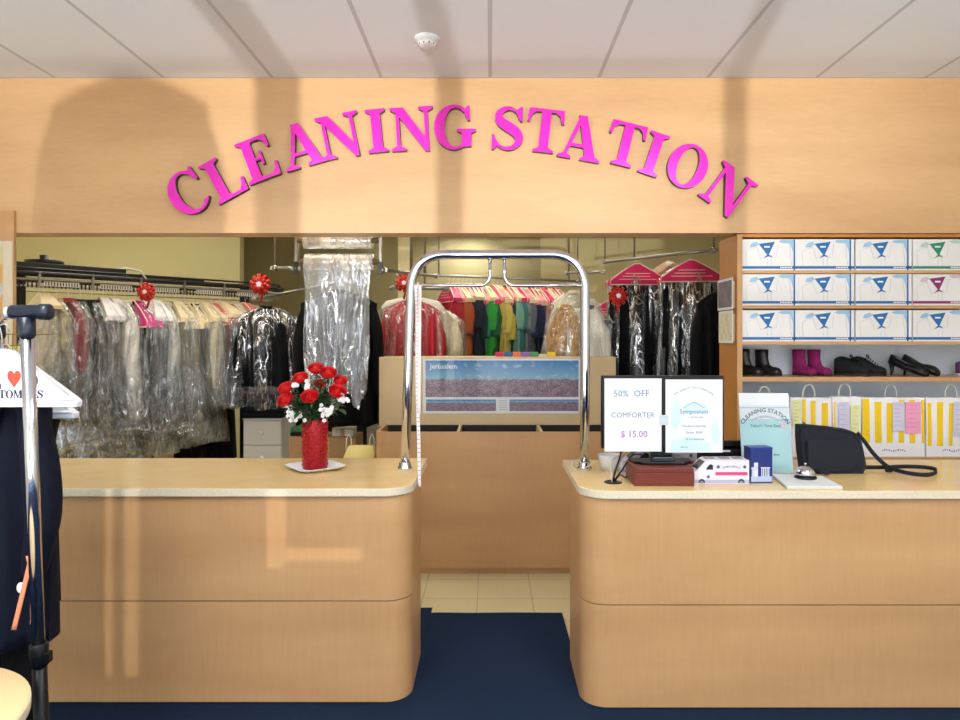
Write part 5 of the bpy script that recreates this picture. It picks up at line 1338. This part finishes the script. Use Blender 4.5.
# ---- storage behind the left counter
dc = thing('drawer_cabinet', 'white drawer cabinet with round knobs behind the left counter', 'cabinet', (at(243, 0, 5.6).x, 5.6, 0))
cw = 38.5 / F * 5.6; ch = at(0, 418.5, 5.6).z
MB().box(0, cw, .018, .45, 0, ch - .012).build('carcass', WHITEPAINT, dc)
MB().box(-.004, cw + .004, -.004, .454, ch - .0118, ch).build('top', WHITEPAINT, dc, bevel=.002)
for k in range(4):
    z1_ = ch - .018 - k * .2; dr_ = MB().box(.004, cw - .004, 0, .0178, z1_ - .194, z1_).build('drawer_front', WHITEPAINT, dc, bevel=.002)
    MB().sph((cw / 2, -.018, z1_ - .097), .017, 12, 8).build('knob', WHITEP, dr_)
for k, (c, h, ww_) in enumerate((((20, 22, 30), .055, 0), ((34, 40, 60), .05, .01), ((24, 28, 40), .045, .0), ((70, 20, 30), .05, -.02))):
    z_ = ch + .0005 + sum((.055, .05, .045, .05)[:k])
    m = MB(); R = []
    for y_ in (0, .36):
        pass
    m.box(-.01 + ww_, cw + .01 - ww_, .01, .36, z_, z_ + h - .002)
    tag(m.build('folded_garment', cloth(c), bevel=.016, seg=3, loc=(dc.location.x, 5.6, 0)), ['black folded garment at the bottom of the pile on the white drawer cabinet', 'dark blue folded garment second from the bottom on the drawer cabinet', 'dark slate folded garment third from the bottom on the drawer cabinet', 'dark maroon folded garment topmost on the drawer cabinet'][k], 'folded clothes', 'pile of folded clothes')
dk = thing('grey_desk', 'grey painted desk behind the roses and left of the bin counter', 'desk', (at(300, 0, 6.0).x, 6.0, 0))
dw = 77 / F * 6.0; dz = at(0, 408, 6.0).z
MB().box(0, dw, 0, .6, dz - .03, dz).build('desk_top', GREYPAINT, dk, bevel=.002)
MB().box(.02, dw - .09, .0, .03, dz - .13, dz - .0305).build('apron', GREYPAINT, dk)
for x in (0, dw - .088): MB().box(x, x + .088, .0, .6, 0, dz - .0305).build('leg', GREYPAINT, dk)
MB().box(.089, dw - .089, .56, .59, 0, dz - .031).build('back_panel', mat((60, 66, 80), .6, name='dark_panel'), dk)
def carton(name, label, px0, px1, py0, Y, d, z0, m, rz=0):
    h = at(0, py0, Y).z - z0; t = thing(name, label, 'box', (at(px0, 0, Y).x, Y, z0), rz)
    w_ = (px1 - px0) / F * Y
    MB().box(0, w_, 0, d, 0, h - .004).build('body', m, t, bevel=.002)
    a = MB().box(-.001, w_ + .001, -.001, d / 2 - .002, h - .0038, h); a.build('flap', m, t); MB().box(-.001, w_ + .001, d / 2 + .002, d + .001, h - .0038, h).build('flap', m, t)
    MB().box(w_ * .4, w_ * .6, -.002, -.0011, 0, h).build('tape', mat((190, 160, 110), .3, name='brown_tape'), t)
    return h
wt = thing('work_table', 'low work table carrying the cartons behind the vase', 'table', (at(288, 0, 5.3).x, 5.2, 0))
wtz = at(0, 463, 5.3).z; wl = 88 / F * 5.3
MB().box(0, wl, 0, .6, wtz - .03, wtz).build('table_top', CREAM, wt)
for x in (.02, wl - .06):
    for y in (.02, .54): MB().box(x, x + .04, y, y + .04, 0, wtz - .0305).build('leg', STEEL, wt)
h1 = carton('cardboard_carton', 'brown cardboard carton behind the red vase', 289, 356, 437, 5.32, .3, wtz, CARDB)
carton('paper_carton', 'small white printed box on top of the brown carton', 332, 353, 428.5, 5.36, .15, wtz + h1 + .0003, mat((222, 216, 204), .6, 0, .1, 40, name='printed_white_card'))
gc = thing('green_case', 'green and black case on the brown carton left of the vase', 'case', (at(290, 0, 5.36).x, 5.36, wtz + h1 + .0003))
MB().box(0, .12, 0, .2, 0, .03).build('case_bottom', BLACKP, gc, bevel=.004); MB().box(.002, .118, .002, .198, .0302, .066).build('case_lid', mat((40, 110, 62), .5, name='green_plastic'), gc, bevel=.006)
yb = thing('yellow_paper_bag', 'yellow paper bag with white handles lying behind the left counter', 'paper bag', (at(340, 0, 4.75).x, 4.75, 0.0))
zt3 = at(0, 447, 4.75).z
m = MB(); m.loft([[(x, y, z) for x, y in ((0 + i_, 0 + i_ / 2), (.24 - i_ * .4, 0 + i_ / 2), (.24 - i_ * .4, .12 - i_ / 2), (0 + i_, .12 - i_ / 2))] for z, i_ in ((0.0, 0), (.4, .003), (zt3 - .1, .01), (zt3, .05))]); m.build('body', mat((226, 206, 130), .6, 0, .05, name='yellow_paper'), yb)
for x in (.03, .19):
    MB().tube([(x, .05, zt3 - .03), (x + .005, .05, zt3 + .05), (x + .02, .05, zt3 + .085), (x + .035, .05, zt3 + .05), (x + .04, .05, zt3 - .03)], .003, 6).build('handle', mat((240, 236, 220), .6, name='white_twist_cord'), yb)

# dark floor standing unit under the conveyor
du = thing('fabric_column', 'tall beige post standing under the conveyor clothes', 'post', (at(154, 0, 5.4).x, 5.4, 0)); MB().box(0, .11, 0, .1, 0, at(0, 428, 5.4).z).build('post', CREAM, du, bevel=.004)

# ------------------------------------------------------------------ left foreground : rolling rack
PT, PB_ = at(26.5, 312, 1.8), at(39, 655, 1.9)
PX = PT.x
rk = thing('rolling_garment_rack', 'chrome and black rolling garment rack at the left edge carrying navy suits', 'clothes rack', (PX, 1.8, 0))
zt4 = PT.z
YR2, XR2 = 2.62, at(5, 0, 2.62).x
px_, py_ = XR2 - PX, YR2 - 1.8
lean_v = (PB_ - PT) / (PT.z - PB_.z)
def onpole(z, ox=0, oy=0): return (ox + lean_v.x * (zt4 - z), oy + lean_v.y * (zt4 - z), z)
z_mid = PB_.z
for (x, y) in ((0, 0), (px_ * 1.4, py_ * 1.4)):
    MB().tube([onpole(z_mid, x, y), onpole(zt4 - .02, x, y)], .0165, 18).build('pole', CHROME, rk)
    MB().tube([onpole(.098, x, y), onpole(z_mid, x, y)], .019, 16).build('lower_pole', BLACKP, rk)
    c_ = onpole(z_mid, x, y)
    MB().lathe([(.022, -.03), (.024, -.025), (.024, .03), (.021, .035)], c_, 16).build('clamp_collar', BLACKP, rk)
    MB().box(c_[0] - .01, c_[0] + .032, c_[1] - .012, c_[1] + .012, z_mid - .02, z_mid + .01).build('clamp_lever', BLACKP, rk, bevel=.003)
    MB().tube([onpole(zt4 - .065, x, y), onpole(zt4 - .06, x, y), onpole(zt4 - .012, x, y)], [.0185, .0205, .0205], 18).build('top_socket', BLUEBLK, rk)
    f_ = onpole(.08, x, y)
    MB().box(f_[0] - .02, f_[0] + .02, f_[1] - .28, f_[1] + .28, .06, .098).build('foot', BLACKP, rk, bevel=.006)
    for s in (-.25, .25):
        MB().lathe([(.022, -.011), (.028, -.009), (.028, .009), (.022, .011)], (f_[0], f_[1] + s, .0365), 16, axis='x').build('caster_wheel', BLACKP, rk)
        MB().box(f_[0] - .015, f_[0] + .015, f_[1] + s - .01, f_[1] + s + .01, .0375, .0598).build('caster_fork', BLACKP, rk)
MB().lathe([(0, -.040), (.0175, -.040), (.0185, -.036), (.0185, .036), (.0215, .038), (.0215, .060), (.017, .064), (0, .064)], (0, 0, zt4), 24, axis='x').build('tee_joint', BLUEBLK, rk)
MB().lathe([(.0, -.052), (.013, -.052), (.013, -.038), (0, -.038)], (0, 0, zt4), 16, axis='x').build('rail_end_cap', WHITEP, rk)
MB().tube([(-.03, 0, zt4), (px_ * .5 - .03, py_ * .5, zt4), (px_ * 1.4, py_ * 1.4, zt4)], .0125, 12).build('hanging_bar', CHROME, rk)
MB().tube([onpole(.3), onpole(.3, px_ * 1.4, py_ * 1.4)], .012, 10).build('lower_bar', BLACKP, rk)

# hanger covers and navy suits
def navy_suit(px, Y, Wb, sx, label, NAVY=NAVY):
    gx = at(px, 0, Y).x
    zr = zt4 + .0125
    t = thing('navy_suit', label, 'suit', (gx, Y, zr), 0, 'navy suits on the rolling rack')
    b, _ = body_mesh(Wb, .87, .075, .10, neck=.04, slope=.11, z0=-.15, flare=.06, rows=18); b.build('jacket_body', NAVY, t)
    R = []
    for s in (-1, 1):
        R = []
        for i in range(16):
            f = i / 15
            cx = s * (sx[0] + (sx[1] - sx[0]) * math.sin(min(1, f * 1.35) * PI / 2) - .02 * max(0, f - .7) / .3)
            z = -.27 - .53 * f; r = .048 + .018 * math.sin(f * PI) - .004 * f
            R.append([(cx + r * .72 * math.cos(2 * PI * k / 20) * (1 + .03 * math.sin(3 * k + 9 * f)), -.02 - .05 * f + r * math.sin(2 * PI * k / 20), z + .012 * math.cos(2 * PI * k / 20) * f) for k in range(20)])
        sl = MB().loft(R).build('sleeve', NAVY, t)
        m = MB()
        for k in range(3): m.sph((s * (sx[1] + .0), -.125, -.765 + k * .022), .005, 8, 5)
        m.build('cuff_buttons', BLACKP, sl)
    MB().prism([(-.003, -.30), (.05, -.14), (.075, -.22), (.03, -.42)], -.088, -.082).build('lapel', NAVY, t)
    MB().prism([(.003 - .006, -.30), (-.05, -.14), (-.075, -.22), (-.03, -.42)], -.0885, -.0825).build('lapel', NAVY, t)
    R = []
    for s in (-1, 1):
        MB().loft([[(s * .055 + .055 * math.cos(2 * PI * k / 16) * (1 + .05 * math.sin(4 * k)), .0 + .035 * math.sin(2 * PI * k / 16), z) for k in range(16)] for z in (-.90, -1.05, -1.2, -1.34)]).build('trouser_leg', BLACKC, t)
    return t
def we_cover(gx, Y, z_bot, hw, hgt, label, text):
    t = thing('hanger_cover', label, 'hanger cover', (gx, Y, z_bot), 0, 'white lettered hanger covers')
    P = [(-hw, 0), (hw, 0), (hw + .002, .018), (hw - .012, .030), (.03, hgt - .006), (.0, hgt), (-.03, hgt - .006), (-hw + .012, .030), (-hw - .002, .018)]
    m = MB(); d = .016
    m.prism(P, -d, d); m.build('card', mat((226, 232, 244), .5, 0, .015, name='white_card'), t, bevel=.004, seg=2)
    MB().tube([(-hw + .004, -d - .001, .022), (hw - .004, -d - .001, .022)], .0035, 8).build('rolled_edge', mat((214, 220, 234), .5, name='white_card_edge'), t)
    MB().tube([(.03, -d + .02, hgt + .004), (hw * .55, -d - .002, hgt * .58), (hw * .92, -d - .002, hgt * .2)], .0018, 6).build('wire', HG, t)
    MB().tube([(.018, 0, hgt + .05), (.016, 0, hgt + .066), (.004, 0, hgt + .076), (-.01, 0, hgt + .068), (-.004, 0, hgt + .04), (0, 0, hgt - .004)], .002, 6).build('hook', HG, t)
    if text:
        DB = mat((28, 38, 78), .6, name='dark_blue_ink')
        def word(w_, x_end, z, h, gap, nm):
            tot = sum(GL[c][0] * h + gap for c in w_); x = x_end - tot
            for c in w_:
                f = MB(); adv = glyph(f, c, h, x, z, 0, -d - .0016, -d - .0006); f.build(nm, DB, t); x += adv + gap
        word('WE', text[0], .053, .050, .006, 'letter'); word('OUR', .205 + text[0] - .0, .062, .050, .006, 'letter') if False else word('O', .120, .053, .050, .006, 'letter')
        word('CUSTOMERS', text[1], .027, .0235, .0005, 'letter')
        hp = []
        for i in range(32):
            a = 2 * PI * i / 32; hp.append((.00135 * 16 * math.sin(a) ** 3 * .92, .00215 * (13 * math.cos(a) - 5 * math.cos(2 * a) - 2 * math.cos(3 * a) - math.cos(4 * a)) * .85))
        MB().prism([(text[2] + x, .086 + z) for x, z in hp], -d - .0018, -d - .0006).build('printed_heart', mat((238, 74, 58), .6, 0, .02, name='coral_red_print'), t)
    return t
navy_suit(2, 2.16, .15, (.095, .165), 'navy suit on the rolling rack nearest the viewer, under the lettered white cover')
we_cover(at(3, 0, 2.05).x, 2.05, at(0, 407.5, 2.03).z, .226, .172, 'white hanger cover lettered WE heart OUR CUSTOMERS, the front one', (.012, .130, .0445))
navy_suit(3, 2.44, .17, (.185, .13), 'black suit on the rolling rack hanging behind the navy one', BLACKC)
we_cover(at(5, 0, 2.28).x, 2.28, at(0, 419, 2.26).z, .235, .17, 'white hanger cover of the second suit, its lower edge showing below the front cover', None)
rb = thing('orange_tag', 'orange paper tag strips hanging from the navy suit beside the chrome pole', 'tag', (at(28.5, 0, 1.94).x, 1.94, at(0, 556, 1.94).z))
zl = at(0, 560, 1.98).z - at(0, 627, 1.98).z
ORG = mat((246, 150, 112), .6, 0, .05, name='orange_paper')
MB().grid(lambda u, v: ((u - .5) * .016 + .012 * math.sin(v * 2), .01 * math.sin(3 * v), -zl * v), 2, 12).build('strip', ORG, rb, solid=.0006)
MB().grid(lambda u, v: ((u - .5) * .014 - .01 - .045 * v, .02, -.03 - zl * .97 * v), 2, 12).build('strip', ORG, rb, solid=.0006)
MB().sph((-.042, .03, -.10), .012, 10, 6, sc=(1, .5, 1.3)).build('white_button', WHITEP, rb)

# wire rack and map on the pillar
mp_ = thing('wall_map', 'coloured map pinned on the wooden pillar at the left edge', 'map', (XL + .45, 3.857, at(0, 345, 3.857).z))
MB().box(0, pxr - .005 - XL - .45, -.002, -.0002, 0, at(0, 241, 3.857).z - at(0, 345, 3.857).z).build('sheet', mat((216, 204, 180), .6, 0, .05, name='map_paper'), mp_)
mm_, nt, b = new_mat('map_print'); vv_ = nt.nodes.new('ShaderNodeTexVoronoi'); vv_.inputs['Scale'].default_value = 9
tc = nt.nodes.new('ShaderNodeTexCoord'); nt.links.new(tc.outputs['Object'], vv_.inputs['Vector']); rp = nt.nodes.new('ShaderNodeValToRGB')
hs = nt.nodes.new('ShaderNodeSeparateColor'); nt.links.new(vv_.outputs['Color'], hs.inputs[0]); nt.links.new(hs.outputs[0], rp.inputs[0])
for p_, c in ((0, (222, 160, 90)), (.3, (150, 184, 120)), (.5, (206, 206, 216)), (.7, (214, 196, 120)), (1, (170, 190, 206))):
    e = rp.color_ramp.elements.new(p_) if p_ not in (0, 1) else rp.color_ramp.elements[0 if p_ == 0 else -1]; e.color = lin(c)
nt.links.new(rp.outputs[0], b.inputs['Base Color'])
MB().box(.02, pxr - XL - .45 - .06, -.0035, -.0022, .12, at(0, 246, 3.857).z - at(0, 345, 3.857).z).build('printed_land', mm_, mp_)
wr = thing('wire_rack', 'gold wire rack hanging on the pillar under the map', 'wire rack', (at(2, 0, 3.5).x, 3.62, at(0, 382, 3.5).z))
m = MB(); wz = at(0, 334, 3.5).z - at(0, 382, 3.5).z
for k in range(9): m.tube([(-.14 + .022 * k, 0, 0), (-.14 + .022 * k, 0, wz)], .0022, 5)
for k in range(5): m.tube([(-.145, 0, wz * k / 4), (.042, 0, wz * k / 4)], .0028, 5)
for x in (-.14, .036): m.tube([(x, 0, wz), (x, .235, wz)], .0028, 5); m.tube([(x, 0, 0), (x, .235, 0)], .0028, 5)
m.build('wire_frame', mat((150, 134, 70), .4, .7, .1, name='brass_wire'), wr)
MB().box(-.06, .0, .01, .012, wz * .35, wz * .75).build('yellow_card', mat((240, 230, 130), .6, name='yellow_card'), wr)

# round table corner
tb_ = thing('round_table', 'cream topped round table, only its edge showing at the lower left corner', 'table', (at(-118, 0, 1.55).x, 1.50, 0))
MB().lathe([(0, .715), (.30, .715), (.305, .72), (.305, .748), (.30, .752), (0, .752)], seg=64).build('table_top', mat((236, 208, 158), .35, 0, .04, name='cream_table_laminate'), tb_)
MB().lathe([(.3056, .720), (.3066, .724), (.3066, .745), (.3056, .748)], seg=64).build('edge_band', TOPEDGE, tb_)
MB().lathe([(.03, .03), (.03, .7148)], seg=20).build('column', CHROME, tb_)
MB().lathe([(0, .0085), (.20, .0085), (.20, .02), (.05, .0298), (0, .0299)], seg=40).build('base', BLACKM, tb_)

# coat hanging in the shop window behind the viewer : throws the coat shaped shade on the sign board
q0 = throughwin(128, 85)
cw_ = garment('coat', 'dark long sleeved coat hanging in the shop front window', 'coat', (q0.x, YF + .09, q0.z + .12), 0, BLACKC, .23, 1.0, .05, .55, None)
for a in (0, 1): pass
wrail = thing('window_rail', 'thin steel rail across the shop front window carrying the dark coat', 'rail', (0, 0, 0))
MB().tube([(XL + .06, YF + .09, q0.z + .052), (XR - .06, YF + .09, q0.z + .052)], .008, 8).build('bar', STEEL, wrail)
